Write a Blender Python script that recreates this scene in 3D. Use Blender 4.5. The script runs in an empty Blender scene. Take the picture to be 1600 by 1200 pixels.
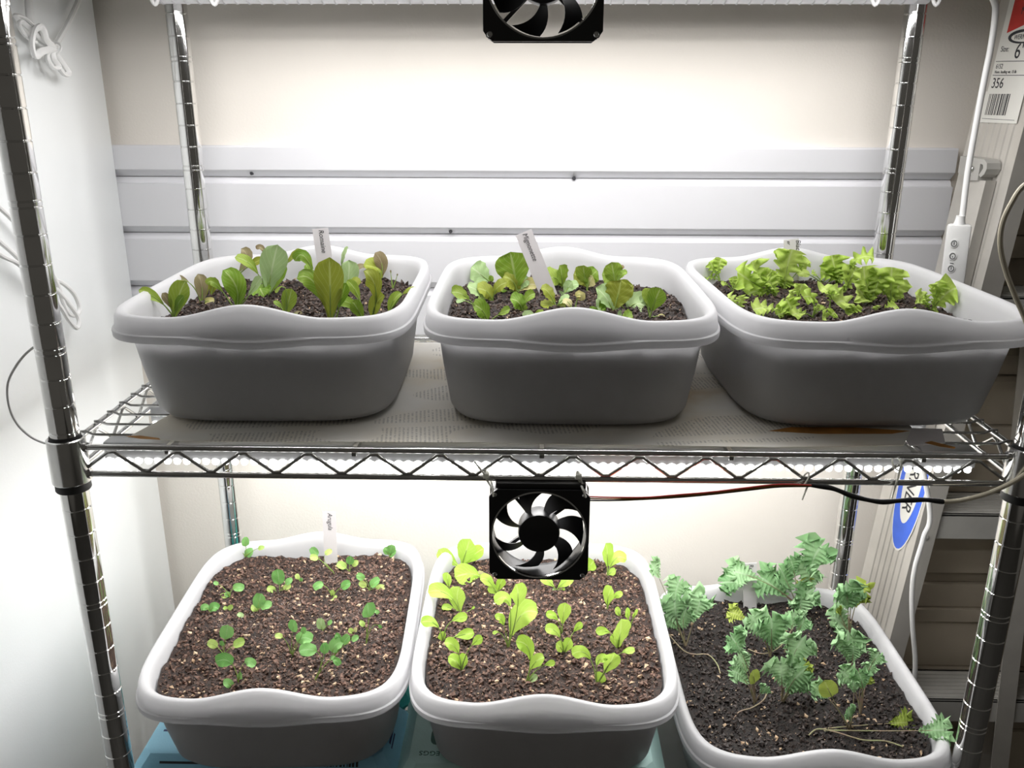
import bpy, bmesh, math, random
from mathutils import Vector, Matrix, noise

# ------------------------------------------------------------------ camera, world, exposure
SC = bpy.context.scene
COL = SC.collection
ZOFF = 1250.0                       # rack millimetres -> metres above the floor
def S(p): return Vector((p[0]*.001, p[1]*.001, (p[2]+ZOFF)*.001))
CR = ((0.9997693669887309, 0.02134197987341325, 0.0023943111818205375),
      (0.008963431444341217, -0.3133610885172847, -0.9495917465416415),
      (-0.019515883984466655, 0.9493942005817948, -0.31348011447930724))
CC = (-12.224, -734.315, 87.322)
FPX = 1368.16
cam = bpy.data.objects.new('camera', bpy.data.cameras.new('camera'))
COL.objects.link(cam)
cam.data.sensor_width = 36.0
cam.data.lens = FPX/1600*36
cam.data.clip_start = .02
rt, dn, fw = [Vector(r) for r in CR]
cam.matrix_world = Matrix(((rt.x, -dn.x, -fw.x, CC[0]*.001), (rt.y, -dn.y, -fw.y, CC[1]*.001),
                           (rt.z, -dn.z, -fw.z, (CC[2]+ZOFF)*.001), (0, 0, 0, 1)))
SC.camera = cam
def at(x, y, X=None, Y=None, Z=None):
    """the real place (rack mm) of a point of the photograph once its plane is known"""
    d = rt*((x-800)/FPX) + dn*((y-600)/FPX) + fw
    if X is not None: t = (X-CC[0])/d.x
    elif Y is not None: t = (Y-CC[1])/d.y
    else: t = (Z-CC[2])/d.z
    return Vector(CC) + d*t
def depth(p): return (Vector(p)-Vector(CC)).dot(fw)

W = bpy.data.worlds.new('dim_room'); SC.world = W; W.use_nodes = True
W.node_tree.nodes['Background'].inputs[0].default_value = (1.0, .93, .82, 1)
W.node_tree.nodes['Background'].inputs[1].default_value = .06
SC.view_settings.view_transform = 'Standard'
SC.view_settings.look = 'None'
SC.view_settings.gamma = 1
SC.view_settings.use_curve_mapping = False
SC.view_settings.exposure = 0.0
LAMP_W = 1.28            # watts in each LED bar of the lower bay
LAMP_W_UP = 1.33

# ------------------------------------------------------------------ materials
def mat(name, col, rough=.5, metal=0., spec=.5, var=0., scale=40., bump=0., bscale=200., trans=0., col2=None, coat=0.):
    m = bpy.data.materials.new(name); m.use_nodes = True
    nt = m.node_tree; N = nt.nodes; L = nt.links
    b = N['Principled BSDF']; out = N['Material Output']
    b.inputs['Base Color'].default_value = (*col, 1); b.inputs['Roughness'].default_value = rough
    b.inputs['Metallic'].default_value = metal; b.inputs['Specular IOR Level'].default_value = spec
    b.inputs['Coat Weight'].default_value = coat
    tc = N.new('ShaderNodeTexCoord')
    csock = None
    if var > 0 or col2:
        n = N.new('ShaderNodeTexNoise'); n.inputs['Scale'].default_value = scale; n.inputs['Detail'].default_value = 5
        L.new(tc.outputs['Object'], n.inputs['Vector'])
        r = N.new('ShaderNodeValToRGB')
        c2 = col2 or tuple(min(1, c*(1+var)) for c in col)
        c1 = col if col2 else tuple(c*(1-var) for c in col)
        r.color_ramp.elements[0].position = .35; r.color_ramp.elements[1].position = .68
        r.color_ramp.elements[0].color = (*c1, 1); r.color_ramp.elements[1].color = (*c2, 1)
        L.new(n.outputs['Fac'], r.inputs['Fac']); csock = r.outputs['Color']; L.new(csock, b.inputs['Base Color'])
    if bump > 0:
        n2 = N.new('ShaderNodeTexNoise'); n2.inputs['Scale'].default_value = bscale; n2.inputs['Detail'].default_value = 3
        L.new(tc.outputs['Object'], n2.inputs['Vector'])
        bp = N.new('ShaderNodeBump'); bp.inputs['Strength'].default_value = bump; bp.inputs['Distance'].default_value = .002
        L.new(n2.outputs['Fac'], bp.inputs['Height']); L.new(bp.outputs['Normal'], b.inputs['Normal'])
    if trans > 0:
        t = N.new('ShaderNodeBsdfTranslucent'); t.inputs['Color'].default_value = (*col, 1)
        if csock: L.new(csock, t.inputs['Color'])
        mx = N.new('ShaderNodeMixShader'); mx.inputs['Fac'].default_value = trans
        L.new(b.outputs[0], mx.inputs[1]); L.new(t.outputs[0], mx.inputs[2]); L.new(mx.outputs[0], out.inputs['Surface'])
    return m
def emis(name, col, s):
    m = bpy.data.materials.new(name); m.use_nodes = True
    b = m.node_tree.nodes['Principled BSDF']
    b.inputs['Base Color'].default_value = (.9, .9, .9, 1)
    b.inputs['Emission Color'].default_value = (*col, 1); b.inputs['Emission Strength'].default_value = s
    return m
def leafmat(name, c1, c2, vein, trans=.3, rough=.5):
    """leaf tissue: two greens mingled by noise, a paler midrib and side veins along the leaf's own UVs"""
    m = bpy.data.materials.new(name); m.use_nodes = True
    nt = m.node_tree; N = nt.nodes; L = nt.links
    b = N['Principled BSDF']; out = N['Material Output']
    b.inputs['Roughness'].default_value = rough; b.inputs['Specular IOR Level'].default_value = .3
    tc = N.new('ShaderNodeTexCoord'); oi = N.new('ShaderNodeObjectInfo')
    n = N.new('ShaderNodeTexNoise'); n.inputs['Scale'].default_value = 70; n.inputs['Detail'].default_value = 3
    L.new(tc.outputs['Object'], n.inputs['Vector'])
    ad = N.new('ShaderNodeMath'); ad.operation = 'MULTIPLY_ADD'; ad.inputs[1].default_value = .7; L.new(oi.outputs['Random'], ad.inputs[0])
    sb = N.new('ShaderNodeMath'); sb.operation = 'SUBTRACT'; sb.inputs[1].default_value = .35
    L.new(n.outputs['Fac'], sb.inputs[0]); L.new(sb.outputs[0], ad.inputs[2])
    r = N.new('ShaderNodeValToRGB'); r.color_ramp.elements[0].position = .1; r.color_ramp.elements[1].position = .95
    r.color_ramp.elements[0].color = (*c1, 1); r.color_ramp.elements[1].color = (*c2, 1)
    L.new(ad.outputs[0], r.inputs['Fac'])
    sx = N.new('ShaderNodeSeparateXYZ'); L.new(tc.outputs['UV'], sx.inputs[0])
    a = N.new('ShaderNodeMath'); a.operation = 'SUBTRACT'; a.inputs[1].default_value = .5; L.new(sx.outputs['X'], a.inputs[0])
    ab = N.new('ShaderNodeMath'); ab.operation = 'ABSOLUTE'; L.new(a.outputs[0], ab.inputs[0])
    mr = N.new('ShaderNodeMapRange'); mr.inputs['From Min'].default_value = .012; mr.inputs['From Max'].default_value = .05
    mr.inputs['To Min'].default_value = .75; mr.inputs['To Max'].default_value = 0; L.new(ab.outputs[0], mr.inputs['Value'])
    sv = N.new('ShaderNodeMath'); sv.operation = 'MULTIPLY_ADD'; sv.inputs[1].default_value = -.9
    L.new(ab.outputs[0], sv.inputs[0]); L.new(sx.outputs['Y'], sv.inputs[2])
    s2 = N.new('ShaderNodeMath'); s2.operation = 'MULTIPLY'; s2.inputs[1].default_value = 42; L.new(sv.outputs[0], s2.inputs[0])
    sn = N.new('ShaderNodeMath'); sn.operation = 'SINE'; L.new(s2.outputs[0], sn.inputs[0])
    m2 = N.new('ShaderNodeMapRange'); m2.inputs['From Min'].default_value = .86; m2.inputs['From Max'].default_value = 1
    m2.inputs['To Max'].default_value = .35; L.new(sn.outputs[0], m2.inputs['Value'])
    mxv = N.new('ShaderNodeMath'); mxv.operation = 'MAXIMUM'; L.new(mr.outputs[0], mxv.inputs[0]); L.new(m2.outputs[0], mxv.inputs[1])
    mc = N.new('ShaderNodeMixRGB'); mc.inputs['Color2'].default_value = (*vein, 1)
    L.new(mxv.outputs[0], mc.inputs['Fac']); L.new(r.outputs['Color'], mc.inputs['Color1'])
    L.new(mc.outputs[0], b.inputs['Base Color'])
    t = N.new('ShaderNodeBsdfTranslucent'); L.new(mc.outputs[0], t.inputs['Color'])
    mx = N.new('ShaderNodeMixShader'); mx.inputs['Fac'].default_value = trans
    L.new(b.outputs[0], mx.inputs[1]); L.new(t.outputs[0], mx.inputs[2]); L.new(mx.outputs[0], out.inputs['Surface'])
    return m
def paper_print(name):
    """newsprint: yellowed paper, columns of small grey type, tea-coloured water stains"""
    m = bpy.data.materials.new(name); m.use_nodes = True
    nt = m.node_tree; N = nt.nodes; L = nt.links; b = N['Principled BSDF']; b.inputs['Roughness'].default_value = .9
    tc = N.new('ShaderNodeTexCoord')
    mp = N.new('ShaderNodeMapping'); mp.inputs['Rotation'].default_value = (0, 0, math.radians(83)); L.new(tc.outputs['Object'], mp.inputs[0])
    sx = N.new('ShaderNodeSeparateXYZ'); L.new(mp.outputs[0], sx.inputs[0])
    def math_(op, a, v=None, s=None):
        q = N.new('ShaderNodeMath'); q.operation = op
        L.new(a, q.inputs[0])
        if s is not None: L.new(s, q.inputs[1])
        elif v is not None: q.inputs[1].default_value = v
        return q.outputs[0]
    line = math_('GREATER_THAN', math_('SINE', math_('MULTIPLY', sx.outputs['Y'], 2*math.pi/.0040)), .1)
    col = math_('GREATER_THAN', math_('SINE', math_('MULTIPLY', sx.outputs['X'], 2*math.pi/.062)), -.8)
    mp2 = N.new('ShaderNodeMapping'); mp2.inputs['Scale'].default_value = (900, 190, 1); L.new(mp.outputs[0], mp2.inputs[0])
    wn = N.new('ShaderNodeTexNoise'); wn.inputs['Scale'].default_value = 1; wn.inputs['Detail'].default_value = 1; L.new(mp2.outputs[0], wn.inputs['Vector'])
    wd = math_('GREATER_THAN', wn.outputs['Fac'], .47)
    mp3 = N.new('ShaderNodeMapping'); mp3.inputs['Scale'].default_value = (14, 9, 1); L.new(mp.outputs[0], mp3.inputs[0])
    bn = N.new('ShaderNodeTexNoise'); bn.inputs['Scale'].default_value = 1; bn.inputs['Detail'].default_value = 0; L.new(mp3.outputs[0], bn.inputs['Vector'])
    blk = math_('GREATER_THAN', bn.outputs['Fac'], .47)
    ink = math_('MULTIPLY', math_('MULTIPLY', line, s=col), s=math_('MULTIPLY', wd, s=blk))
    ink = math_('MULTIPLY', ink, .42)
    st = N.new('ShaderNodeTexNoise'); st.inputs['Scale'].default_value = 9; st.inputs['Detail'].default_value = 6; L.new(tc.outputs['Object'], st.inputs['Vector'])
    r = N.new('ShaderNodeValToRGB')
    r.color_ramp.elements[0].position = .4; r.color_ramp.elements[0].color = (.84, .82, .76, 1)
    r.color_ramp.elements[1].position = .78; r.color_ramp.elements[1].color = (.60, .45, .26, 1)
    e = r.color_ramp.elements.new(.6); e.color = (.79, .74, .63, 1)
    L.new(st.outputs['Fac'], r.inputs['Fac'])
    mc = N.new('ShaderNodeMixRGB'); mc.inputs['Color2'].default_value = (.12, .12, .12, 1)
    L.new(ink, mc.inputs['Fac']); L.new(r.outputs['Color'], mc.inputs['Color1']); L.new(mc.outputs[0], b.inputs['Base Color'])
    return m

M = {}
M['chrome'] = mat('polished_chrome', (.74, .74, .73), .09, 1., var=.04, scale=30)
M['steel'] = mat('zinc_plated_wire', (.62, .62, .61), .2, 1., var=.1, scale=60)
M['collar'] = mat('collar_steel', (.66, .66, .65), .17, 1., var=.05, scale=40)
M['black'] = mat('black_plastic', (.012, .012, .013), .38, var=.2, scale=50)
M['blackmatte'] = mat('black_rubber', (.01, .01, .01), .6, var=.2, scale=60)
M['wall'] = mat('cream_wall_paint', (.83, .785, .72), .75, var=.015, scale=6, bump=.15, bscale=300)
M['slat'] = mat('white_slatwall_vinyl', (.72, .72, .745), .45, var=.01, scale=8)
M['board'] = mat('taupe_boards', (.50, .44, .35), .6, var=.1, scale=9, bump=.1, bscale=90)
M['boarddark'] = mat('dark_taupe_boards', (.36, .31, .24), .6, var=.14, scale=9, bump=.1, bscale=90)
M['floor'] = mat('concrete_floor', (.14, .135, .125), .8, var=.1, scale=5, bump=.2, bscale=60)
M['cabinet'] = mat('white_cabinet_laminate', (.84, .86, .86), .32, var=.01, scale=12, bump=.06, bscale=420)
M['pan'] = mat('white_polypropylene', (.80, .80, .81), .34, var=.01, scale=20, trans=.5)
M['cord'] = mat('white_vinyl_cord', (.78, .78, .77), .4, var=.02, scale=60)
M['cordbeige'] = mat('beige_vinyl_cord', (.62, .57, .44), .45, var=.05, scale=60)
M['tie'] = mat('clear_nylon', (.75, .75, .70), .4, var=.03, scale=90, trans=.4)
M['ledwhite'] = emis('led_emitters', (1, .98, .97), 14)
M['housing'] = mat('white_aluminium_channel', (.55, .56, .57), .4, .3, var=.04, scale=30)
M['diffuser'] = mat('ribbed_clear_diffuser', (.80, .80, .81), .3, var=.03, scale=80, trans=.55)
M['alu'] = mat('brushed_aluminium', (.60, .575, .53), .42, .35, var=.05, scale=25)
M['aludark'] = mat('dull_aluminium', (.50, .49, .46), .5, .2, var=.07, scale=25)
M['sticker'] = mat('white_sticker_paper', (.80, .79, .74), .5, var=.02, scale=30)
M['red'] = mat('red_print', (.62, .045, .035), .5, var=.06, scale=60)
M['ink'] = mat('black_print', (.03, .03, .035), .6, var=.1, scale=80)
M['navy'] = mat('navy_print', (.03, .05, .16), .6, var=.1, scale=80)
M['pencil'] = mat('pencil_grey', (.10, .095, .10), .7, var=.1, scale=80)
M['blue'] = mat('blue_print', (.055, .15, .72), .4, var=.06, scale=60)
M['tag'] = mat('white_plant_tag', (.80, .77, .78), .5, var=.02, scale=60, trans=.15)
M['paper'] = paper_print('newsprint')
M['plainpaper'] = mat('grey_liner_sheet', (.42, .43, .42), .8, var=.08, scale=14)
M['cartonblue'] = mat('blue_carton_foam', (.30, .62, .80), .55, var=.04, scale=30, bump=.1, bscale=500)
M['cartonmint'] = mat('mint_carton_foam', (.52, .76, .72), .55, var=.04, scale=30, bump=.1, bscale=500)
M['cartonteal'] = mat('teal_carton_foam', (.05, .43, .40), .55, var=.06, scale=30)
M['greenprint'] = mat('green_print', (.03, .13, .10), .6, var=.1, scale=60)
M['soilup'] = mat('dark_moist_soil', (.006, .0035, .0025), .7, scale=300, col2=(.030, .017, .012), bump=1., bscale=620)
M['soillow'] = mat('brown_potting_soil', (.009, .005, .0035), .8, scale=280, col2=(.050, .027, .019), bump=1., bscale=620)
M['soilblack'] = mat('black_potting_soil', (.004, .003, .0025), .75, scale=300, col2=(.020, .012, .009), bump=1., bscale=620)
M['barkdark'] = mat('bark_crumbs', (.008, .005, .0035), .65, scale=230, col2=(.085, .050, .036))
M['barkblack'] = mat('black_bark_crumbs', (.005, .0035, .003), .65, scale=230, col2=(.052, .034, .027))
M['barkbrown'] = mat('brown_bark_crumbs', (.012, .007, .005), .8, scale=230, col2=(.19, .108, .078))
M['perlite'] = mat('tan_grit', (.30, .19, .11), .8, scale=160, col2=(.60, .46, .31))
M['mould'] = mat('white_mould_fluff', (.42, .36, .34), .95, scale=150, col2=(.20, .14, .12), trans=.2)
M['orange'] = mat('orange_water_stain', (.50, .22, .04), .7, var=.25, scale=40)

M['romaine'] = leafmat('romaine_leaf', (.16, .30, .022), (.30, .40, .055), (.46, .56, .22))
M['pale'] = leafmat('pale_and_backlit_leaf', (.32, .48, .20), (.42, .56, .26), (.56, .66, .40))
M['bronze'] = leafmat('bronze_leaf', (.22, .17, .09), (.34, .30, .16), (.42, .36, .24))
M['olive'] = leafmat('olive_leaf', (.24, .27, .030), (.30, .36, .040), (.44, .50, .16))
M['yellow'] = leafmat('yellowed_leaf', (.52, .48, .17), (.66, .62, .34), (.70, .66, .44))
M['lime'] = leafmat('lime_leaf', (.42, .60, .085), (.58, .72, .19), (.66, .76, .34), .42)
M['bright'] = leafmat('bright_lime_leaf', (.38, .62, .07), (.50, .72, .13), (.60, .78, .25), .4)
M['arugula'] = leafmat('arugula_leaf', (.14, .36, .085), (.24, .48, .15), (.32, .54, .24))
M['cot'] = leafmat('seed_leaf', (.36, .54, .12), (.52, .64, .20), (.55, .66, .30))
M['kale'] = leafmat('kale_leaf', (.25, .47, .21), (.42, .63, .35), (.50, .68, .44), .36, .75)
M['kaleyellow'] = leafmat('ageing_kale_leaf', (.30, .40, .06), (.42, .50, .10), (.5, .56, .2))
M['stalkgreen'] = mat('green_stalk', (.30, .44, .10), .5, var=.1, scale=60, trans=.2)
M['stalkpink'] = mat('pink_kale_stalk', (.30, .20, .15), .5, col2=(.30, .33, .16), scale=60)
M['twig'] = mat('dry_twig', (.36, .26, .16), .8, var=.15, scale=60)

# ------------------------------------------------------------------ object helpers
def tag(o, label=None, cat=None, group=None, kind=None):
    if label: o['label'] = label
    if cat: o['category'] = cat
    if group: o['group'] = group
    if kind: o['kind'] = kind
    return o
ORG = {}
def empty(name, p, label=None, cat=None, group=None, kind=None):
    o = bpy.data.objects.new(name, None); COL.objects.link(o)
    o.empty_display_size = .02; o.location = S(p); ORG[o.name] = S(p)
    return tag(o, label, cat, group, kind)
class MB:
    """collects geometry in rack millimetres; build() links it as one mesh object"""
    def __init__(s): s.v = []; s.f = []; s.uv = None; s.fm = []
    def add(s, v, f):
        n = len(s.v); s.v += [Vector(p) for p in v]; s.f += [tuple(i+n for i in q) for q in f]
        return s
    def box(s, a, b, c=0., mtx=None):
        x0, y0, z0 = a; x1, y1, z1 = b
        if c <= 0:
            v = [(x, y, z) for z in (z0, z1) for y in (y0, y1) for x in (x0, x1)]
            f = [(0, 2, 3, 1), (4, 5, 7, 6), (0, 1, 5, 4), (2, 6, 7, 3), (0, 4, 6, 2), (1, 3, 7, 5)]
        else:
            bm = bmesh.new(); bmesh.ops.create_cube(bm, size=1)
            for q in bm.verts: q.co = Vector(((x0+x1)/2+q.co.x*(x1-x0), (y0+y1)/2+q.co.y*(y1-y0), (z0+z1)/2+q.co.z*(z1-z0)))
            bmesh.ops.bevel(bm, geom=bm.edges[:], offset=c, segments=2, profile=.6, affect='EDGES')
            bm.verts.index_update(); v = [q.co.copy() for q in bm.verts]; f = [tuple(q.index for q in t.verts) for t in bm.faces]; bm.free()
        if mtx: v = [mtx @ Vector(p) for p in v]
        return s.add(v, f)
    def tube(s, pts, r, n=8, cap=True, closed=False, flat=1.):
        pts = [Vector(p) for p in pts]; m = len(pts); rr = r if hasattr(r, '__len__') else [r]*m
        T = []
        for i in range(m):
            a = pts[i-1] if (i or closed) else pts[i]; b = pts[(i+1) % m] if (i < m-1 or closed) else pts[i]
            t = (b-a); T.append(t.normalized() if t.length > 1e-9 else Vector((0, 0, 1)))
        u = T[0].orthogonal().normalized(); v = []; f = []
        for i in range(m):
            u = (u - T[i]*u.dot(T[i])); u = u.normalized() if u.length > 1e-6 else T[i].orthogonal().normalized()
            w = T[i].cross(u)
            for k in range(n):
                a = 2*math.pi*k/n
                v.append(pts[i] + u*(math.cos(a)*rr[i]) + w*(math.sin(a)*rr[i]*flat))
        for i in range(m if closed else m-1):
            j = (i+1) % m
            for k in range(n): f.append((i*n+k, i*n+(k+1) % n, j*n+(k+1) % n, j*n+k))
        if cap and not closed: f.append(tuple(range(n))[::-1]); f.append(tuple((m-1)*n+k for k in range(n)))
        return s.add(v, f)
    def lathe(s, c, prof, n=24, axis='z'):
        """prof: (radius, height) pairs"""
        v = []; f = []; m = len(prof)
        for r, h in prof:
            for k in range(n):
                a = 2*math.pi*k/n; x, y = r*math.cos(a), r*math.sin(a)
                p = {'z': (x, y, h), 'y': (x, h, y), 'x': (h, x, y)}[axis]
                v.append((c[0]+p[0], c[1]+p[1], c[2]+p[2]))
        for i in range(m-1):
            for k in range(n):
                q = (i*n+k, i*n+(k+1) % n, (i+1)*n+(k+1) % n, (i+1)*n+k)
                f.append(q if axis != 'y' else q[::-1])
        return s.add(v, f)
    def prism(s, poly, d):
        """poly: 3D points, extruded by the vector d"""
        poly = [Vector(p) for p in poly]; n = len(poly); d = Vector(d)
        f = [tuple(range(n))[::-1], tuple(range(n, 2*n))] + [(i, (i+1) % n, n+(i+1) % n, n+i) for i in range(n)]
        return s.add(poly+[p+d for p in poly], f)
    def build(s, name, m, parent=None, smooth=35, **kw):
        me = bpy.data.meshes.new(name)
        o_ = ORG.get(parent.name, Vector((0, 0, 0))) if parent else (S(s.v[0]) if kw.get('org') is None else S(kw['org']))
        if not parent and kw.get('org') is None:
            a = [sum(p[i] for p in s.v)/len(s.v) for i in range(2)]; o_ = S((a[0], a[1], min(p[2] for p in s.v)))
        me.from_pydata([S(p)-o_ for p in s.v], [], s.f)
        if s.uv:
            ul = me.uv_layers.new(name='UVMap')
            for l in me.loops: ul.data[l.index].uv = s.uv[l.vertex_index]
        bm = bmesh.new(); bm.from_mesh(me); bmesh.ops.recalc_face_normals(bm, faces=bm.faces[:]); bm.to_mesh(me); bm.free()
        me.materials.append(m)
        if smooth:
            me.shade_smooth()
            if smooth < 180: me.set_sharp_from_angle(angle=math.radians(smooth))
        o = bpy.data.objects.new(name, me); COL.objects.link(o)
        if parent: o.parent = parent
        else: o.location = o_
        ORG[o.name] = o_
        return tag(o, kw.get('label'), kw.get('cat'), kw.get('group'), kw.get('kind'))
def smoothline(pts, k=6):
    """Catmull-Rom through the points"""
    P = [Vector(p) for p in pts]; out = []
    for i in range(len(P)-1):
        a = P[max(i-1, 0)]; b = P[i]; c = P[i+1]; d = P[min(i+2, len(P)-1)]
        for j in range(k):
            t = j/k
            out.append(.5*((2*b)+(c-a)*t+(2*a-5*b+4*c-d)*t*t+(3*b-a-3*c+d)*t**3))
    return out+[P[-1]]
def text(name, body, m, parent, p, right, up, size, shear=0., align='LEFT', thick=.15, sx=1.):
    """raised lettering, size in mm (em height)"""
    cu = bpy.data.curves.new(name, 'FONT'); cu.body = body; cu.size = size*.001; cu.shear = shear; cu.extrude = thick*.001
    cu.align_x = align; cu.resolution_u = 3; cu.materials.append(m)
    tmp = bpy.data.objects.new('lettering_source', cu); COL.objects.link(tmp)
    me = bpy.data.meshes.new_from_object(tmp.evaluated_get(bpy.context.evaluated_depsgraph_get()))
    bpy.data.objects.remove(tmp); bpy.data.curves.remove(cu)
    me.name = name; o = bpy.data.objects.new(name, me); COL.objects.link(o)
    r = Vector(right).normalized(); u = Vector(up).normalized(); n = r.cross(u)
    o.parent = parent
    l = S(p) - ORG[parent.name]
    o.matrix_local = Matrix(((r.x*sx, u.x, n.x, l.x), (r.y*sx, u.y, n.y, l.y), (r.z*sx, u.z, n.z, l.z), (0, 0, 0, 1)))
    return o
random.seed(7)
def sup(a, b, n, t):
    c, s = math.cos(t), math.sin(t)
    r = (abs(c/a)**n+abs(s/b)**n)**(-1/n)
    return Vector((r*c, r*s, 0))
# ------------------------------------------------------------------ the setting
ST = dict(kind='structure')
WY = 470                            # the back wall's face
w = MB().box((-1200, WY+14, -1250), (1900, WY+60, 1250)).build('wall_back', M['wall'], None, 0, **ST)
MB().box((-2000, -2200, -1290), (2200, WY+60, -1250)).build('floor', M['floor'], None, 0, **ST)
# white slatwall: three slats with lipped grooves between them
tops = (22, -15, -91, -167)
slat_root = empty('trim_1', (-20, WY+14, -245), **ST)
for i, (zt, zb) in enumerate(((22, -10), (-20, -86), (-96, -162), (-172, -238))):
    poly = [(-640, WY+14, zt), (-640, WY+9, zt), (-640, WY+5, zt-4), (-640, WY+3.5, zt-7.2), (-640, WY-2, zt-8.2), (-640, WY-2, zb+1), (-640, WY-1.4, zb), (-640, WY+9.5, zb-9.2), (-640, WY+14, zb-9.2)]
    if i == 0: poly = [(-640, WY+14, zt), (-640, WY, zt), (-640, WY-2, zt-2)]+poly[4:]
    MB().prism(poly, (1190, 0, 0)).build('slat', M['slat'], slat_root, 0)
for x, z in ((-408, -5), (-30, -7), (-165, -93), (250, -92)):
    q = at({-408: 393, -30: 897, -165: 704, 250: 1180}[x], {-408: 271, -30: 279, -165: 362, 250: 383}[x], Y=WY+2)
    MB().lathe((q.x, WY+2, q.z), [(0, -1.2), (2.0, -1.0), (2.4, 0), (2.4, 6)], 10, 'y').build('screw', M['ink'], slat_root)
# horizontal boards on the wall right of the ladder
brd = empty('trim_2', (1000, WY+10, -1250), **ST)
zs = [420, 330, 250, 170, 100, 30, -40, -91, -121, -176, -239, -258, -288, -297, -365, -420, -477, -520, -604, -624, -665, -688, -774, -860, -896, -985, -1060, -1140, -1250]
for i in range(len(zs)-1):
    h = zs[i]-zs[i+1]
    dark = i in (1, 4, 8, 10, 12, 15, 18, 21, 22, 23, 25) and i not in (21,)
    pr = (16, 7, 13, 4, 10)[i % 5]
    MB().box((585, WY-pr, zs[i+1]+.8), (1890, WY+14, zs[i]-.6), 1.2).build('board', M['boarddark' if dark else 'board'], brd, 30)
# ------------------------------------------------------------------ white cabinet at the left
cb = empty('storage_cabinet', (-760, 200, -1250), 'tall white cabinet side with soft sheen standing left of the wire rack', 'cabinet')
MB().box((-950, -260, -1240), (-573, WY-2, 700), 3).build('cabinet_body', M['cabinet'], cb)
MB().box((-948, -250, -1250), (-590, WY-30, -1236)).build('plinth', M['black'], cb)
# ------------------------------------------------------------------ the chrome wire rack
HW, DP = 434.8, 382.4
rk = empty('wire_shelving_rack', (0, DP/2, -1250), 'chrome wire shelving rack with grooved round posts holding the seedling tubs', 'shelving')
def post(x, y):
    b = MB(); prof = [(0, -1250), (9, -1250), (12.7, -1246)]
    k = -48
    while k*25.4 < 700:
        for z in ([k*25.4] if k % 5 else [k*25.4-2.6, k*25.4+2.6]):
            prof += [(12.7, z-.9), (11.9, z-.25), (11.9, z+.25), (12.7, z+.9)]
        k += 1
    prof += [(12.7, 704), (10, 708), (0, 708)]
    b.lathe((x, y, 0), prof, 32)
    return b.build('post', M['chrome'], rk, 40)
for x in (-HW, HW):
    for y in (0, DP): post(x, y)
def shelf(zt):
    """zt: centre of the top rods. frame rods, zigzag trusses, long wires, cross braces, collars"""
    sh = empty('shelf', (0, DP/2, zt-27)); sh.parent = rk; sh.location = S((0, DP/2, zt-27))-ORG[rk.name]
    zb = zt-26.5; x1 = HW-12
    def zig(p0, p1, n, ph):
        pts = []; p0 = Vector(p0); p1 = Vector(p1)
        for i in range(n+1):
            q = p0.lerp(p1, i/n); up = (i+ph) % 2 == 0
            hi = Vector((0, 0, zt-5.0)); lo = Vector((0, 0, zb+3.8))
            d = (p1-p0).normalized()*3
            z = hi if up else lo
            pts += [Vector((q.x, q.y, 0))-d+z, Vector((q.x, q.y, 0))+d+z]
        return pts
    for y in (0, DP):
        MB().tube([(-x1, y, zt), (x1, y, zt)], 2.8, 12).build('frame_rod', M['steel'], sh)
        MB().tube([(-x1, y, zb), (x1, y, zb)], 2.8, 12).build('frame_rod', M['steel'], sh)
        MB().tube(zig((-425, y, 0), (391+30, y, 0), 28, 1), 1.6, 8).build('zigzag_truss', M['steel'], sh)
    for x in (-HW, HW):
        MB().tube([(x, 12, zt), (x, DP-12, zt)], 2.8, 12).build('frame_rod', M['steel'], sh)
        MB().tube([(x, 12, zb), (x, DP-12, zb)], 2.8, 12).build('frame_rod', M['steel'], sh)
        MB().tube(zig((x, 25, 0), (x, DP-25, 0), 11, 1), 1.6, 8).build('zigzag_truss', M['steel'], sh)
        for y in (0, DP):
            s = 1 if x > 0 else -1
            prof = [(13.2, zt+8.5), (15.2, zt+9.3), (16.6, zt+8.5), (17.3, zb-6.5), (16.5, zb-7.5), (14.6, zb-7.5)]
            MB().lathe((x, y, 0), prof, 28).build('corner_collar', M['collar'], sh)
            MB().lathe((x, y, 0), [(12.9, zb-7.4), (15.3, zb-7.4), (15.6, zb-14.5), (15.0, zb-15.5), (12.9, zb-15.5)], 28).build('split_sleeve', M['blackmatte'], sh)
            MB().lathe((x, y, 0), [(12.75, zt+12), (13.3, zt+12), (14, zt+8), (12.75, zt+8)], 28).build('split_sleeve', M['blackmatte'], sh)
            for z in (zt, zb):
                dy = 1 if y == 0 else -1
                MB().lathe((x-s*15.5, y, z), [(0, -3.5), (4.6, -3.2), (5.2, 0), (4.4, 3.4), (0, 3.6)], 12, 'x').build('weld', M['collar'], sh)
    n = 14
    for i in range(1, n):
        y = DP*i/n
        pts = [(-HW, y, zt+4.5), (-HW+5, y, zt+4.4), (-HW+12, y, zt+1.4), (HW-12, y, zt+1.4), (HW-5, y, zt+4.4), (HW, y, zt+4.5)]
        MB().tube(pts, 1.35, 8).build('shelf_wire', M['steel'], sh)
    for x in (-345, -172, 0, 172, 345):
        MB().box((x-2.2, 3, zt-8), (x+2.2, DP-3, zt-.8), .6).build('cross_brace', M['steel'], sh)
    return sh
ZSH = -219.5
for z in (249., ZSH, -660.): shelf(z)
TOPM = ZSH+3.4                      # resting height on the main shelf's wires
TOPL = -660+3.4
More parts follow.
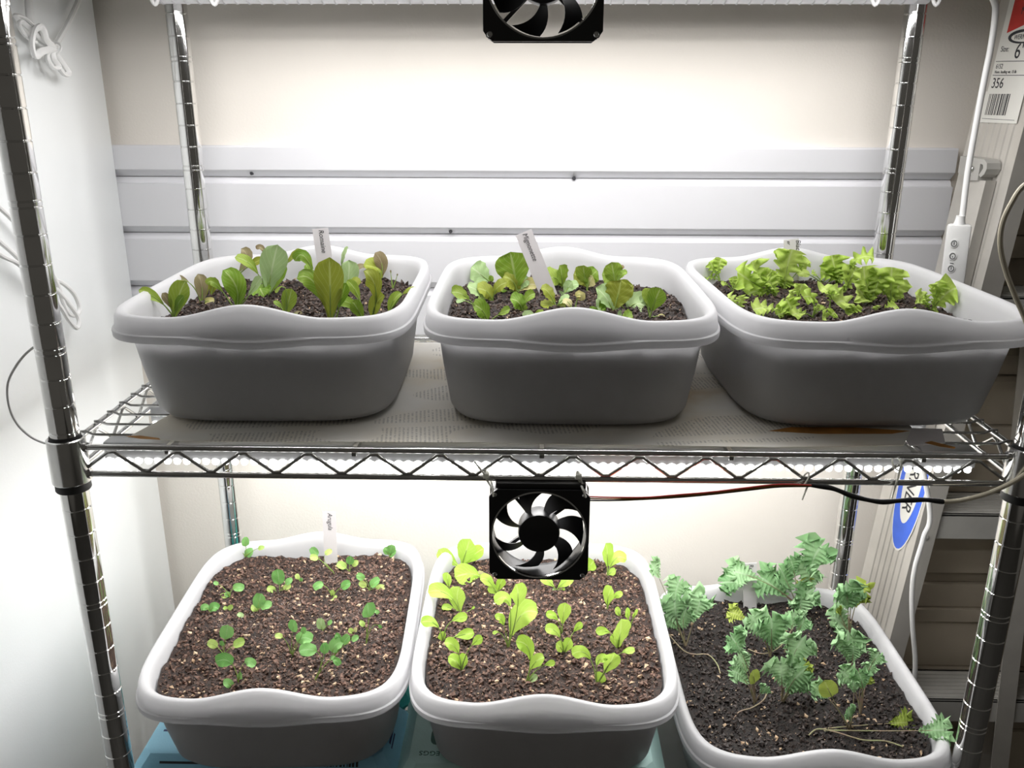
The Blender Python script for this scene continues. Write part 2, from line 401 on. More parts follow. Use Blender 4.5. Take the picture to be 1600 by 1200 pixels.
# ------------------------------------------------------------------ LED bars under the shelves
def led_bar(y, ztop, x0, x1, label, ribbed=False, watts=2.):
    r = empty('led_light_bar', ((x0+x1)/2, y, ztop-20), label, 'light', 'led bars under the shelves')
    if ribbed:
        MB().box((x0, y-20, ztop-12), (x1, y+20, ztop), 2).build('housing', M['housing'], r)
        b = MB(); n = 10
        poly = [(x0, y+22*math.sin(math.pi*(i/n-.5)), ztop-12-26*math.cos(math.pi*(i/n-.5))) for i in range(n+1)]
        inn = [(x0, y+20.5*math.sin(math.pi*(i/n-.5)), ztop-12-24.5*math.cos(math.pi*(i/n-.5))) for i in range(n, -1, -1)]
        b.prism(poly+inn, (x1-x0, 0, 0))
        b.build('diffuser', M['diffuser'], r)
        q = MB()
        for k in range(int((x1-x0)/14)):
            xx = x0+7+14*k
            q.tube([(xx, y+22.2*math.sin(math.pi*(i/n-.5)), ztop-12-26.2*math.cos(math.pi*(i/n-.5))) for i in range(n+1)], .9, 5)
        q.build('diffuser_ribs', M['diffuser'], r, kind='stuff')
        zl = ztop-13.5; yl = y
        e = MB()
        for k in range(int((x1-x0)/14)): e.box((x0+5+14*k, y-2.5, ztop-14), (x0+10+14*k, y+2.5, ztop-12))
        e.build('emitters', M['ledwhite'], r, 0, kind='stuff')
        zl = ztop-41
    else:
        MB().box((x0, y+2, ztop-17), (x1, y+20, ztop), 1.5).build('housing', M['housing'], r)
        e = MB()
        n = int((x1-x0)/9.2)
        for k in range(n):
            xx = x0+4+9.2*k
            e.lathe((xx, y+4, ztop-19), [(0, -3.4), (2.2, -2.8), (3.4, -.8), (3.4, 2.4), (1.5, 4)], 8)
        e.build('emitters', M['ledwhite'], r, 60, kind='stuff')
        zl = ztop-24; yl = y+6
    l = bpy.data.lights.new('led_glow', 'AREA'); l.shape = 'RECTANGLE'; l.size = (x1-x0)*.001; l.size_y = .012
    l.energy = watts; l.color = (1.0, .985, .98)
    o = bpy.data.objects.new('led_glow', l); COL.objects.link(o); o.parent = r
    o.location = S(((x0+x1)/2, yl, zl))-ORG[r.name]
    return r
q = at(1519, 735, Y=30).x
led_bar(24, ZSH-6, -415, q, 'slim LED bar shining right behind the front rail of the middle shelf', watts=LAMP_W)
led_bar(130, ZSH-9, -415, q, 'slim LED bar second from the front under the middle shelf', watts=LAMP_W)
led_bar(240, ZSH-9, -415, q, 'slim LED bar third from the front under the middle shelf', watts=LAMP_W)
led_bar(335, ZSH-9, -415, q, 'slim LED bar at the back under the middle shelf', watts=LAMP_W)
for y, nm in ((42, 'front'), (160, 'second from the front'), (248, 'third from the front')):  # battens out of view; the front one is set forward to light the newspaper edge
    led_bar(y, 240, -425, 425, 'unseen ribbed LED batten %s under the top shelf' % nm, True, LAMP_W_UP)
tb = led_bar(330, 222, -436, 425, 'ribbed clear LED batten along the top edge below the top shelf', True, LAMP_W_UP)
for px in (243, 336, 1367, 1462):
    p = at(px, 2, Y=308)
    MB().tube(smoothline([(p.x-9, 309, 206), (p.x-5, 307, 190), (p.x, 306, 181), (p.x+5, 307, 190), (p.x+9, 309, 206)], 5), 2., 8).build('hanger_loop', M['cord'], tb)
# ------------------------------------------------------------------ paper under the upper tubs
np_ = empty('newspaper', (0, 180, TOPM), 'yellowed newspaper sheets under the three upper tubs, orange water stains at right', 'newspaper')
def sheet(name, pts, z, m, parent=None, th=.5, **kw):
    return MB().prism([(x, y, z) for x, y in pts], (0, 0, th)).build(name, m, parent, 0, **kw)
sheet('sheet', [(-385, 16), (-330, 8), (-60, 12), (170, 10), (180, 330), (-300, 360), (-330, 240)], TOPM-.2, M['paper'], np_)
sheet('sheet', [(-30, 9), (210, 6), (330, 14), (356, 60), (352, 350), (-20, 340)], TOPM+.5, M['paper'], np_)
sheet('sheet', [(336, 16), (372, 24), (385, 60), (352, 62), (340, 40)], TOPM-.8, M['tag'], np_, label='white scrap of paper')
def stain(pts, z): sheet('stain', pts, z, M['orange'], np_, .12, label='orange stain')
stain([(215, 46), (260, 40), (330, 42), (350, 50), (300, 58), (240, 57)], TOPM+1.05)
stain([(352, 22), (362, 13), (373, 8), (376, 12), (360, 26)], TOPM+.35)
stain([(-388, 18), (-372, 12), (-352, 10), (-355, 14), (-375, 20)], TOPM+.35)
sheet('liner_sheet', [(120, 0), (420, 2), (415, 370), (118, 372)], TOPL-.2, M['plainpaper'], None, .6, label='grey paper sheet lying on the lower shelf under the kale tub', cat='paper')
UP = TOPM+1.1; LOWR = TOPL+.5
# ------------------------------------------------------------------ egg cartons under two lower tubs
def carton(name, x0, x1, y0, y1, zt, m, label):
    r = empty(name, ((x0+x1)/2, (y0+y1)/2, TOPL), label, 'egg carton', 'egg cartons under the lower tubs')
    b = MB(); g = 16
    zb = TOPL+.3; c = 9
    def ring(e, z, c):
        a, b_, d, f = x0-e, x1+e, y0-e, y1+e
        return [(a+c, d, z), (b_-c, d, z), (b_, d+c, z), (b_, f-c, z), (b_-c, f, z), (a+c, f, z), (a, f-c, z), (a, d+c, z)]
    rings = [ring(-2, zt, c), ring(0, zt-1, c), ring(g*.55, zt-14, c), ring(g, zt-28, c), ring(g+2, zt-30, c), ring(g+2, zt-33, c), ring(g-2, zt-35, c), ring(2, zb, c)]
    v = [p for q in rings for p in q]; f = [tuple(range(8)), tuple(range(len(v)-8, len(v)))[::-1]]
    for i in range(len(rings)-1):
        for k in range(8): f.append((i*8+k, i*8+(k+1) % 8, (i+1)*8+(k+1) % 8, (i+1)*8+k))
    b.add(v, f).build('carton_shell', m, r, 25)
    return r
CZ = -590.
c1 = carton('egg_carton', -428, -168, 33, 128, CZ, M['cartonblue'], 'light blue foam egg carton with navy print under the lower left tub')
c2 = carton('egg_carton', -138, 124, 25, 300, CZ, M['cartonmint'], 'mint foam egg carton reading white eggs under the lower middle tub')
c3 = carton('egg_carton', -430, -172, 168, 300, CZ, M['cartonteal'], 'teal egg carton behind the blue one, showing between two lower tubs')
b = MB(); b.box((-412, 88, CZ+.1), (-399, 92, CZ+.3)); b.add([(-410, 100, CZ+.3), (-398, 100, CZ+.3), (-404, 113, CZ+.3)], [(0, 1, 2)])
for i in range(3): b.box((-418+i*3, 66+i*6, CZ+.1), (-393, 69+i*6, CZ+.3))
b.build('print', M['navy'], c1, 0)
def slope(x, t, x_=0): return (x, 33-16*t-.5, CZ-1-27*t+.4)
b = MB()
for x0, x1 in ((-408, -330), (-322, -268)):
    for k in range(5):
        t = .25+k*.14
        b.add([slope(x0, t), slope(x1, t), slope(x1, t+.08), slope(x0, t+.08)], [(0, 1, 2, 3)])
b.build('print', M['ink'], c1, 0)
b = MB(); random.seed(3); x = -248
while x < -192:
    wd = random.choice((1, 1.6, 2.6)); b.add([slope(x, .12), slope(x+wd, .12), slope(x+wd, .95), slope(x, .95)], [(0, 1, 2, 3)]); x += wd+random.choice((1, 1.5, 2.2))
b.build('barcode', M['ink'], c1, 0)
b = MB()
for k in range(4):
    b.add([(-168+4+k*2.4, 60-k*2, CZ-5-k*5.0), (-168+4+k*2.4, 86-k*4, CZ-5-k*5.0), (-168+5.6+k*2.4, 86-k*4, CZ-8-k*5.0), (-168+5.6+k*2.4, 60-k*2, CZ-8-k*5.0)], [(0, 1, 2, 3)])
b.build('print', M['navy'], c1, 0)
text('lettering', 'LARGE WHITE EGGS', M['greenprint'], c2, (-128, 42, CZ+.1), (-1, 0, 0), (0, -1, 0), 9.5, 0, 'RIGHT')
for xc in (-108, 96):
    pts = []
    for t in [2*math.pi*i/28 for i in range(28)]:
        q = sup(9.5, 14, 3.2, t); pts.append((xc+q.x, 66+q.y, CZ+.1))
    MB().prism(pts, (0, 0, .2)).build('egg_emblem', M['greenprint'], c2, 0)
b = MB()
pts = [(-112, 62, CZ+.3), (-110, 60, CZ+.3), (-103, 70, CZ+.3), (-107, 74, CZ+.3), (-105, 69, CZ+.3)]
b.prism(pts, (0, 0, .15)); b.build('egg_emblem', M['cartonmint'], c2, 0)
# ------------------------------------------------------------------ dish tubs and their soil
TA, TB, TN = 140.5, 168., 5.6
def bump(p):
    if abs(p.y) < TB*.7: return 0.
    t = max(0., 1-abs(p.x)/70); return t*t*(3-2*t)
PROF = [(-60, -80, 3, 0, 3.8), (-34, -46, 3, 0, 4.4), (-26, -38, 5, 0, 4.6), (-22.5, -33, 12, 0, 5.0), (-17, -23, 55, 0, 5.4), (-13.2, -14.5, 96, 0, 5.6),
        (-12, -12.5, 108, .6, 5.6), (-10.8, -11, 114, 1, 5.6), (-8.4, -8.5, 117.2, 1, 5.6), (-5, -5, 118.4, 1, 5.6), (-2.4, -2.4, 117, 1, 5.6), (-1, -1, 113, .9, 5.6),
        (-.2, -.2, 105, .35, 5.6), (.2, .2, 101.5, -.2, 5.6), (1.9, 1.9, 100.6, -.3, 5.6), (2.1, 2.1, 99, -.3, 5.6), (1.8, 1.8, 94.5, -.35, 5.6), (.8, .8, 93.2, -.35, 5.6), (-1.2, -1.2, 93.4, -.35, 5.6),
        (-2.6, -2.6, 100, 0, 5.6), (-6, -6, 108, .5, 5.6), (-9.6, -9.6, 107, .4, 5.6), (-10.8, -11.4, 98, 0, 5.6), (-14.8, -21, 55, 0, 5.4), (-20, -31, 12, 0, 5.0), (-23.5, -35.5, 4, 0, 4.6), (-32, -44, 0, 0, 4.4), (-60, -80, 0, 0, 3.8)]
PROF = [(a, b, z*.957, w_, n) for a, b, z, w_, n in PROF]
PANS = {}
def tub(key, cx, cy, zb, yaw, soil_h, smat, bmat, label, slabel, seed, bits=1500, grit=260, gs=1.8, cs=2.6, mould=0):
    R = Matrix.Rotation(math.radians(yaw), 3, 'Z'); c = Vector((cx, cy, zb)); NS = 176
    v = []; f = []
    for ox, oy, z, bw, n in PROF:
        for k in range(NS):
            p = sup(TA+ox, TB+oy, n, 2*math.pi*(k+.5)/NS)
            p.z = z+12*bw*bump(p)
            v.append(R @ p + c)
    m = len(PROF)
    for i in range(m-1):
        for k in range(NS): f.append((i*NS+k, i*NS+(k+1) % NS, (i+1)*NS+(k+1) % NS, (i+1)*NS+k))
    f += [tuple(range(NS)), tuple((m-1)*NS+k for k in range(NS))[::-1]]
    r = empty('dish_tub', (cx, cy, zb), label, 'tub', 'white seedling tubs')
    MB().add(v, f).build('tub_body', M['pan'], r, 50)
    # soil: a rough bed that fills the tub
    rnd = random.Random(seed); zs = zb+soil_h
    def off(z): t = (z-12)/84; return -22.3+9.2*t, -32.8+18.5*t
    ox, oy = off(soil_h)
    def hgt(x, y):
        q = Vector((x*.02, y*.02, seed*3.1))
        e = max(abs(x)/(TA+ox), abs(y)/(TB+oy))
        return 5*noise.noise(q)+3.2*noise.noise(q*3.1)+2.4*noise.noise(q*7.7)+2.0*noise.noise(q*15)+(2.5*e**4)
    so = empty('soil', (cx, cy, zs-60), slabel, 'soil', None, 'stuff')
    nr = 60; na = 190; v = []; f = []
    v.append(R @ Vector((0, 0, hgt(0, 0)))+Vector((cx, cy, zs)))
    for i in range(1, nr+1):
        for k in range(na):
            p = sup(TA+ox-.7, TB+oy-.7, 5.2, 2*math.pi*(k+.5)/na)*(i/nr)
            p.z = hgt(p.x, p.y); v.append(R @ p + Vector((cx, cy, zs)))
    for k in range(na): f.append((0, 1+k, 1+(k+1) % na))
    for i in range(nr-1):
        for k in range(na): f.append((1+i*na+k, 1+(i+1)*na+k, 1+(i+1)*na+(k+1) % na, 1+i*na+(k+1) % na))
    n0 = len(v)
    dz = soil_h-10
    for k in range(na):
        a, b_ = off(12)
        p = sup(TA+a-.7, TB+b_-.7, 4.8, 2*math.pi*(k+.5)/na); p.z = -dz; v.append(R @ p+Vector((cx, cy, zs)))
    for k in range(na): f.append((1+(nr-1)*na+k, n0+k, n0+(k+1) % na, 1+(nr-1)*na+(k+1) % na))
    f.append(tuple(n0+k for k in range(na))[::-1])
    MB().add(v, f).build('soil_bed', M[smat], so, 60, kind='stuff')
    def scatter(name, count, s0, s1, m_, flat=1., zup=0.):
        b = MB()
        for _ in range(count):
            while True:
                p = Vector((rnd.uniform(-1, 1)*(TA+ox-3), rnd.uniform(-1, 1)*(TB+oy-3), 0))
                if abs(p.x/(TA+ox-3))**5+abs(p.y/(TB+oy-3))**5 < 1: break
            h = hgt(p.x, p.y); s = s0+(s1-s0)*rnd.random()**1.8
            q = R @ p+Vector((cx, cy, zs+h+s*.2*flat+zup))
            ax = [Vector((rnd.uniform(-1, 1), rnd.uniform(-1, 1), rnd.uniform(-1, 1))).normalized()]
            u = ax[0].orthogonal().normalized(); w_ = ax[0].cross(u)
            e = [rnd.uniform(.55, 1.25)*s for _ in range(6)]
            vv = [q+ax[0]*e[0]*1.35, q-ax[0]*e[1]*1.35, q+u*e[2], q-u*e[3], q+w_*e[4]*.8, q-w_*e[5]*.8]
            vv = [Vector((a.x, a.y, q.z+(a.z-q.z)*flat)) for a in vv]
            b.add(vv, [(0, 2, 4), (0, 4, 3), (0, 3, 5), (0, 5, 2), (1, 4, 2), (1, 3, 4), (1, 5, 3), (1, 2, 5)])
        b.build(name, m_, so, 0, kind='stuff')
    scatter('bark_crumbs', int(bits*3.2), 1.0, cs*1.5, M[bmat])
    scatter('grit', grit, .6, gs*1.35, M['perlite'], .8, .5)
    if mould:
        b = MB()
        for _ in range(mould):
            t = rnd.random()*2*math.pi; rr = rnd.random()**.5*.9
            c0 = sup(TA+ox-8, TB+oy-8, 5.0, t)*rr
            if c0.y < -70: continue
            for _ in range(26):
                p = c0+Vector((rnd.gauss(0, 7), rnd.gauss(0, 7), 0))
                if abs(p.x) > TA+ox-6 or abs(p.y) > TB+oy-6: continue
                q = R @ p+Vector((cx, cy, zs+hgt(p.x, p.y)+.6))
                d = Vector((rnd.gauss(0, 1), rnd.gauss(0, 1), rnd.random()*.8)).normalized()*rnd.uniform(1.2, 3)
                b.tube([q, q+d*.5+Vector((0, 0, .4)), q+d], .26, 3, False)
        b.build('mould_threads', M['mould'], so, 0, kind='stuff')
    PANS[key] = dict(c=Vector((cx, cy, zs)), R=R, h=hgt, zs=zs, a=TA+ox, b=TB+oy)
tub('UL', -268, 183, UP, 1., 80, 'soilup', 'barkdark', 'white dish tub of romaine seedlings on the middle shelf beside the left cabinet', 'dark soil in the romaine tub on the middle shelf', 1, 1700, 330)
tub('UM', 27, 182, UP, 0, 80, 'soilup', 'barkdark', 'white dish tub of mignonette seedlings in the middle of the middle shelf', 'dark soil in the mignonette tub on the middle shelf', 2, 1700, 300)
tub('UR', 313, 186, UP, 2.5, 80, 'soilup', 'barkdark', 'white dish tub of frilly lime lettuce on the middle shelf near the ladder', 'dark soil in the frilly lettuce tub on the middle shelf', 3, 1700, 300)
tub('LL', -280, 142, CZ, 2.5, 93, 'soillow', 'barkbrown', 'white dish tub of sparse arugula seedlings on the blue egg carton', 'brown soil with pale mould in the arugula tub', 4, 1900, 520, 2.4, 2.3, 60)
tub('LM', 6, 140, CZ, 0, 93, 'soillow', 'barkbrown', 'white dish tub of bright lime seedlings below the fan on the mint egg carton', 'brown soil with pale mould in the tub below the fan', 5, 1900, 520, 2.6, 2.5, 50)
tub('LR', 293, 148, LOWR, 0, 93, 'soilblack', 'barkblack', 'white dish tub of kale standing low on the lower shelf at the right', 'black soil with tan grit in the kale tub', 6, 1700, 380, 2.2, 2.4, 12)
# ------------------------------------------------------------------ cooling fans hung from the shelf fronts
def fan(cx, cy, ztop, label, rot, tied, strut_rot):
    """92 mm fan facing the camera, front face at y = cy"""
    r = empty('cooling_fan', (cx, cy, ztop-46), label, 'fan', 'black cooling fans hung from the shelf fronts')
    H = 46.; cz = ztop-H; D = 25; n = 72; Ri = 43.2
    c = Vector((cx, cy, cz))
    # square frame: two flanges and a round shroud between them
    def flange(y0, y1):
        v = []; f = []
        for y in (y0, y1):
            for k in range(n):
                a = 2*math.pi*k/n
                s = 1/max(abs(math.cos(a)), abs(math.sin(a))); s = min(s, 1.32)
                v.append((cx+H*s*math.cos(a), y, cz+H*s*math.sin(a)))
            for k in range(n):
                a = 2*math.pi*k/n; v.append((cx+Ri*math.cos(a), y, cz+Ri*math.sin(a)))
        for k in range(n):
            j = (k+1) % n
            f += [(k, j, n+j, n+k), (2*n+k, 3*n+k, 3*n+j, 2*n+j), (k, 2*n+k, 2*n+j, j), (n+k, n+j, 3*n+j, 3*n+k)]
        return v, f
    b = MB(); b.add(*flange(cy, cy+3.5)); b.add(*flange(cy+D-3.5, cy+D))
    b.lathe((cx, cy, cz), [(Ri, 0), (Ri, D), (Ri+1.6, D), (Ri+1.6, 0)], n, 'y')
    for sx in (-1, 1):
        for sz in (-1, 1): b.lathe((cx+sx*41, cy, cz+sz*41), [(3.2, 3), (3.2, D-3)], 12, 'y')
    fr = b.build('frame', M['black'], r, 40)
    MB().lathe((cx, cy, cz), [(Ri-.25, 2.2), (Ri-.2, -.2), (Ri+.6, -.4), (Ri+1.3, -.1)], n, 'y').build('lit_bevelled_lip', M['collar'], fr)  # bright steel on the black shroud's lip stands in for LED light on its bevel
    b = MB()
    for k in range(4):
        a = strut_rot+math.pi/2*k
        d = Vector((math.cos(a), 0, math.sin(a))); t = Vector((-d.z, 0, d.x))*1.6
        p0 = c+d*14+Vector((0, D-4, 0)); p1 = c+d*(Ri+.5)+Vector((0, D-4, 0))
        b.prism([p0-t, p1-t, p1+t, p0+t], (0, 3.5, 0))
    b.build('strut', M['black'], r, 0)
    MB().lathe((cx, cy, cz), [(0, 2.5), (17.2, 2.5), (18.8, 3.5), (19.4, 6), (19.4, 20), (0, 20)], 40, 'y').build('hub', M['black'], r)
    MB().lathe((cx, cy, cz), [(0, D-4.5), (18, D-4.5), (18, D-.5), (0, D-.5)], 32, 'y').build('motor_plate', M['black'], r)
    nb = 7
    for k in range(nb):
        a0 = rot+2*math.pi*k/nb; v = []; f = []; nu, nv = 8, 6
        for i in range(nu+1):
            t = i/nu; rr = 18.5+(Ri-1.6-18.5)*t
            sweep = .10+.30*t; half = .27+.06*t; tw = math.radians(58-26*t)
            for j in range(nv+1):
                s = j/nv-.5; ch = 2*half*rr
                a = a0-sweep*t*.9+s*ch*math.cos(tw)/rr
                y = cy+12+s*ch*math.sin(tw)*.75
                y = min(max(y, cy+3.2), cy+20.5)
                v.append((cx+rr*math.cos(a), y, cz+rr*math.sin(a)))
        for i in range(nu):
            for j in range(nv):
                q = i*(nv+1)+j; f.append((q, q+1, q+nv+2, q+nv+1))
        nvv = len(v); v += [(x, y+1.1, z) for x, y, z in v]; f2 = [tuple(i+nvv for i in q[::-1]) for q in f]
        rim = [j for j in range(nv+1)]+[i*(nv+1)+nv for i in range(1, nu+1)]+[nu*(nv+1)+j for j in range(nv-1, -1, -1)]+[i*(nv+1) for i in range(nu-1, 0, -1)]
        f3 = [(rim[i], rim[(i+1) % len(rim)], rim[(i+1) % len(rim)]+nvv, rim[i]+nvv) for i in range(len(rim))]
        MB().add(v, f+f2+f3).build('blade', M['black'], r, 40)
    for sx in (-1, 1):
        for sz in (-1, 1):
            p = (cx+sx*41, cy-.1, cz+sz*41)
            b = MB().lathe(p, [(0, -1.0), (1.6, -.9), (2.3, -.2), (2.3, .6)], 12, 'y')
            b.build('corner_screw', M['steel'], r)
    # bracket plate under the rail
    MB().box((cx-40, cy+2, ztop+.2), (cx+42, cy+22, ztop+5.5), 1).build('bracket', M['black'], r)
    if tied:
        for sx in (-1, 1):
            x = cx+sx*42
            lo = [(x, cy-1.5, ztop-6), (x-sx*1-2, cy-2.5, ztop+2), (x-5, -5.2, ZSH-28), (x-8, -5.0, ZSH-21), (x-7, 3, ZSH-20.5), (x-4, 5, ZSH-28), (x-1, cy+9, ztop-2)]
            b = MB().tube(smoothline(lo, 5), 1.1, 6, flat=.6)
            b.box((x-9.5, -8.0, ZSH-24), (x-4.0, -4.4, ZSH-19), .7)
            b.tube([(x-8, -7, ZSH-20), (x-17, -8, ZSH-7)] if sx < 0 else [(x-5, -7.5, ZSH-24), (x+3, -9, ZSH-42)], .9, 5)
            b.build('cable_tie', M['tie'], r)
    return r
fan(-1.8, -11, -252.5, 'black cooling fan hung by clear ties under the middle shelf rail, fully seen', 1.2, True, math.radians(38))
fan(-4, -11, 218.5, 'black cooling fan hanging from the top shelf, only its lower edge seen', .25, False, math.radians(-45))
# fan leads, black sleeve, beige lead
p = lambda x, y, Y: at(x, y, Y=Y)
wr = empty('fan_cable', tuple(p(1300, 760, -12)), 'thin red, yellow and black fan wires running under the shelf rail into a black sleeve', 'cable')
for k, (m_, r_, dz) in enumerate((('red', .55, 1.2), ('orange', .5, .2), ('ink', .6, -1.0))):
    pts = [p(916, 776+k*3, -9), p(960, 777+k*2.5, -9), p(1010, 777+k*1.5, -10), p(1060, 773+k*2, -11), p(1110, 769+1.8*k, -10), p(1160, 763+k*2, -10), p(1215, 757+k*2, -11), p(1262, 758+k, -11), p(1275, 760, -11)]
    MB().tube(smoothline(pts, 6), .75, 6).build('wire', M[m_], wr)
pts = [p(1268, 758, -11), p(1300, 763, -12), p(1335, 776, -13), p(1375, 784, -14), p(1410, 782, -14), p(1445, 781, -14), p(1474, 784, -14)]
MB().tube(smoothline(pts, 8), [2.0+.5*math.sin(i*.31)**2 for i in range(49)], 12).build('sleeve', M['blackmatte'], wr)
pts = [p(1470, 784, -14), p(1500, 782, -15), p(1540, 772, -19), p(1575, 757, -22), p(1600, 742, -24), p(1632, 715, -22), p(1660, 660, -20), p(1668, 600, -16)]
MB().tube(smoothline(pts, 8), 2.1, 10).build('lead', M['cordbeige'], wr)
a = p(1262, 752, -9)
b = MB().tube([(a.x-1.5+3*math.cos(t), a.y+4+5*math.sin(t), a.z+4*0+7*math.cos(t)*.9) for t in [2*math.pi*i/14 for i in range(14)]], .8, 5, closed=True)
b.tube([a+Vector((0, -1.5, -4)), a+Vector((-4, -3, -17))], .9, 5); b.build('cable_tie', M['tie'], wr)
a = p(1400, 745, -6)
t_ = MB().tube([tuple(a+Vector((3, 0, 16))), tuple(a+Vector((1.5, -1, 0))), tuple(a+Vector((-2.5, -2, -26)))], 1.0, 5)
t_.tube([(a.x+2+4*math.cos(t), a.y+6+6*math.sin(t), a.z+10+4*math.sin(t)) for t in [2*math.pi*i/14 for i in range(14)]], .8, 5, closed=True)
t_.build('cable_tie', M['tie'], None, label='long pale zip tie tail hanging from the rail in front of the blue badge', cat='cable tie')
# white cords --------------------------------------------------------
def cord(name, pts, r, m, label, cat='cord', k=8, group=None):
    return MB().tube(smoothline(pts, k), r, 10).build(name, M[m], None, label=label, cat=cat, group=group)
pts = [p(1470, -30, 345), p(1535, -22, 350), p(1553, 2, 352), p(1555, 25, 353), p(1548, 75, 353), p(1538, 125, 352), p(1524, 200, 350), p(1512, 270, 345), p(1504, 335, 336), p(1502, 352, 334)]
sw = empty('inline_switch_cord', tuple(p(1497, 390, 333)), 'white power cord hanging past the ladder with a three-button inline switch', 'cord')
MB().tube(smoothline(pts, 8), 3.6, 12).build('cord', M['cord'], sw)
a = p(1500, 345, 334); bq = p(1488, 440, 333); dz = (bq-a); L_ = dz.length; ax = dz.normalized()
u = Vector((.93, -.36, 0)); u = (u-ax*u.dot(ax)).normalized(); wv = ax.cross(u)
mt = Matrix(((u.x, wv.x, -ax.x, 0), (u.y, wv.y, -ax.y, 0), (u.z, wv.z, -ax.z, 0), (0, 0, 0, 1)))
mt.translation = a
MB().box((-13, -9, -L_-6), (13, 9, -4), 4, mt).lathe((a.x, a.y, a.z), [(0, 6), (5, 6), (5.6, 0), (7, -5), (0, -5)], 14).build('switch_body', M['cord'], sw)
fs = -1 if (mt.to_3x3() @ Vector((0, 1, 0))).dot(-fw) < 0 else 1
for i, zz in enumerate((-26, -41, -56)):
    o_ = MB(); q = [mt @ Vector((4.5*math.cos(t)-4, fs*9.05, zz+5*math.sin(t))) for t in [2*math.pi*k/20 for k in range(20)]]
    nrm = (mt.to_3x3() @ Vector((0, fs, 0))).normalized()
    o_.prism(q, nrm*.9).build('button', M['cord'], sw, 30)
    ic = MB(); q = [mt @ Vector((2.9*math.cos(t)-4, fs*10.05, zz+3.4*math.sin(t))) for t in [2*math.pi*k/20 for k in range(20)]]
    ic.tube(q, .45, 5, closed=True)
    ic.tube([mt @ Vector((-4, fs*10.05, zz-1.5)), mt @ Vector((-4, fs*10.05, zz+2-(i == 1)*2))], .45, 5)
    if i == 2: ic.tube([mt @ Vector((-6, fs*10.05, zz+6.5)), mt @ Vector((-2, fs*10.05, zz+6.5))], .45, 5)
    ic.build('symbol', M['ink'], sw, 30)
pts = [Vector((440, -18.4, 236)), Vector((455, -16, 120)), p(1640, 268, -6), p(1600, 290, -8), p(1580, 318, -10), p(1566, 350, -10), p(1563, 385, -10), p(1572, 425, -8), p(1587, 465, -8), p(1602, 500, -8), p(1622, 560, -10), p(1634, 620, -14), Vector((447, -17.5, -190)), Vector((446.3, -15.3, -211))]
cord('cord', pts, 2.2, 'cordbeige', 'beige cord looping in at the right edge above the lettuce tub')
pts = [Vector((440.7, 306, ZSH+6)), Vector((441, 307, ZSH-26)), Vector((456, 309, -258)), p(1452, 790, 308), p(1443, 840, 308), p(1430, 885, 308), p(1425, 925, 308), p(1426, 980, 308), p(1430, 1030, 308), p(1428, 1070, 308), p(1420, 1120, 308)]
cord('cord', pts, 3.2, 'cord', 'white cord hanging down between the ladder rail and the kale tub')
# left: tied bundle, coil, thin loop
X0 = -566
def px(l, X=X0): return [at(x, y, X=X+(dx if len(q) else 0)) for x, y, *q in l for dx in [q[0] if q else 0]]
cbn = empty('cord_bundle', tuple(at(75, 75, X=X0)), 'white flat cord folded and tied in a bow on the cabinet side, top left', 'cord')
def flat(l, r=3.4): MB().tube(smoothline(px(l), 7), r*1.25, 8, flat=.75).build('cord_loop', M['cord'], cbn)
flat([(128, -12, 2), (112, 25, 3), (98, 52, 5), (85, 74, 8)])
flat([(44, -12, 2), (45, 12, 3), (47, 35, 6)])
flat([(84, 76, 8), (66, 66, 8), (42, 48, 6), (26, 28, 5), (26, 24, 5), (38, 28, 6), (52, 40, 8), (66, 56, 9), (84, 74, 9)], 2.4)
flat([(84, 76, 12), (66, 62, 12), (48, 46, 10), (34, 34, 9), (30, 40, 10), (40, 56, 12), (56, 66, 12)], 2.2)
flat([(84, 75, 13), (72, 62, 16), (68, 48, 18), (62, 42, 18), (54, 48, 18), (50, 66, 18), (52, 82, 18), (56, 87, 17), (66, 80, 16), (84, 76, 13)], 3.4)
flat([(82, 76, 9), (92, 90, 10), (102, 104, 10), (108, 114, 10), (100, 116, 10), (90, 104, 11), (84, 88, 11), (83, 78, 10)], 2.8)
flat([(82, 78, 13), (84, 92, 14), (92, 104, 14), (84, 106, 14), (76, 98, 14), (74, 86, 13), (80, 77, 13)], 2.6)
a = at(83, 76, X=X0+11)
MB().tube([(a.x+9*math.cos(t), a.y+4*math.cos(t)*.2+5*math.sin(t), a.z+7*math.sin(t)) for t in [2*math.pi*i/16 for i in range(16)]], 1.3, 6, closed=True).build('twist_tie', M['cord'], cbn)
def cloop(l, r, label, cat='cord'):
    return MB().tube(smoothline(px(l), 8), r, 8).build('cord', M['cord'], None, label=label, cat=cat)
cl = empty('coiled_cord', tuple(at(105, 475, X=X0)), 'white cord coil hanging on the cabinet side behind the left post', 'cord')
def coil(l, r=2.6): MB().tube(smoothline(px(l), 8), r, 8).build('cord_loop', M['cord'], cl)
coil([(-30, 300, 2), (0, 325, 3), (30, 355, 4), (60, 395, 5), (88, 440, 6), (98, 470, 6), (108, 490, 6), (120, 492, 6), (124, 480, 6), (116, 460, 5), (100, 444, 4), (84, 436, 3)])
coil([(-30, 352, 5), (0, 378, 6), (30, 405, 7), (60, 440, 8), (92, 476, 10), (106, 498, 10), (118, 512, 10), (123, 508, 10), (121, 494, 9), (104, 470, 8), (88, 452, 7)])
coil([(-30, 372, 9), (0, 398, 10), (28, 412, 10), (60, 440, 9)])
pts = [p(78, 535, -2), p(52, 542, -8), p(28, 557, -12), p(8, 580, -14), p(-6, 610, -14), p(-4, 645, -14), p(8, 672, -12), p(28, 692, -10), p(50, 703, -8), p(70, 706, -4), p(80, 705, 0)]
pts = [Vector((q.x-0, q.y+18, q.z)) for q in pts]
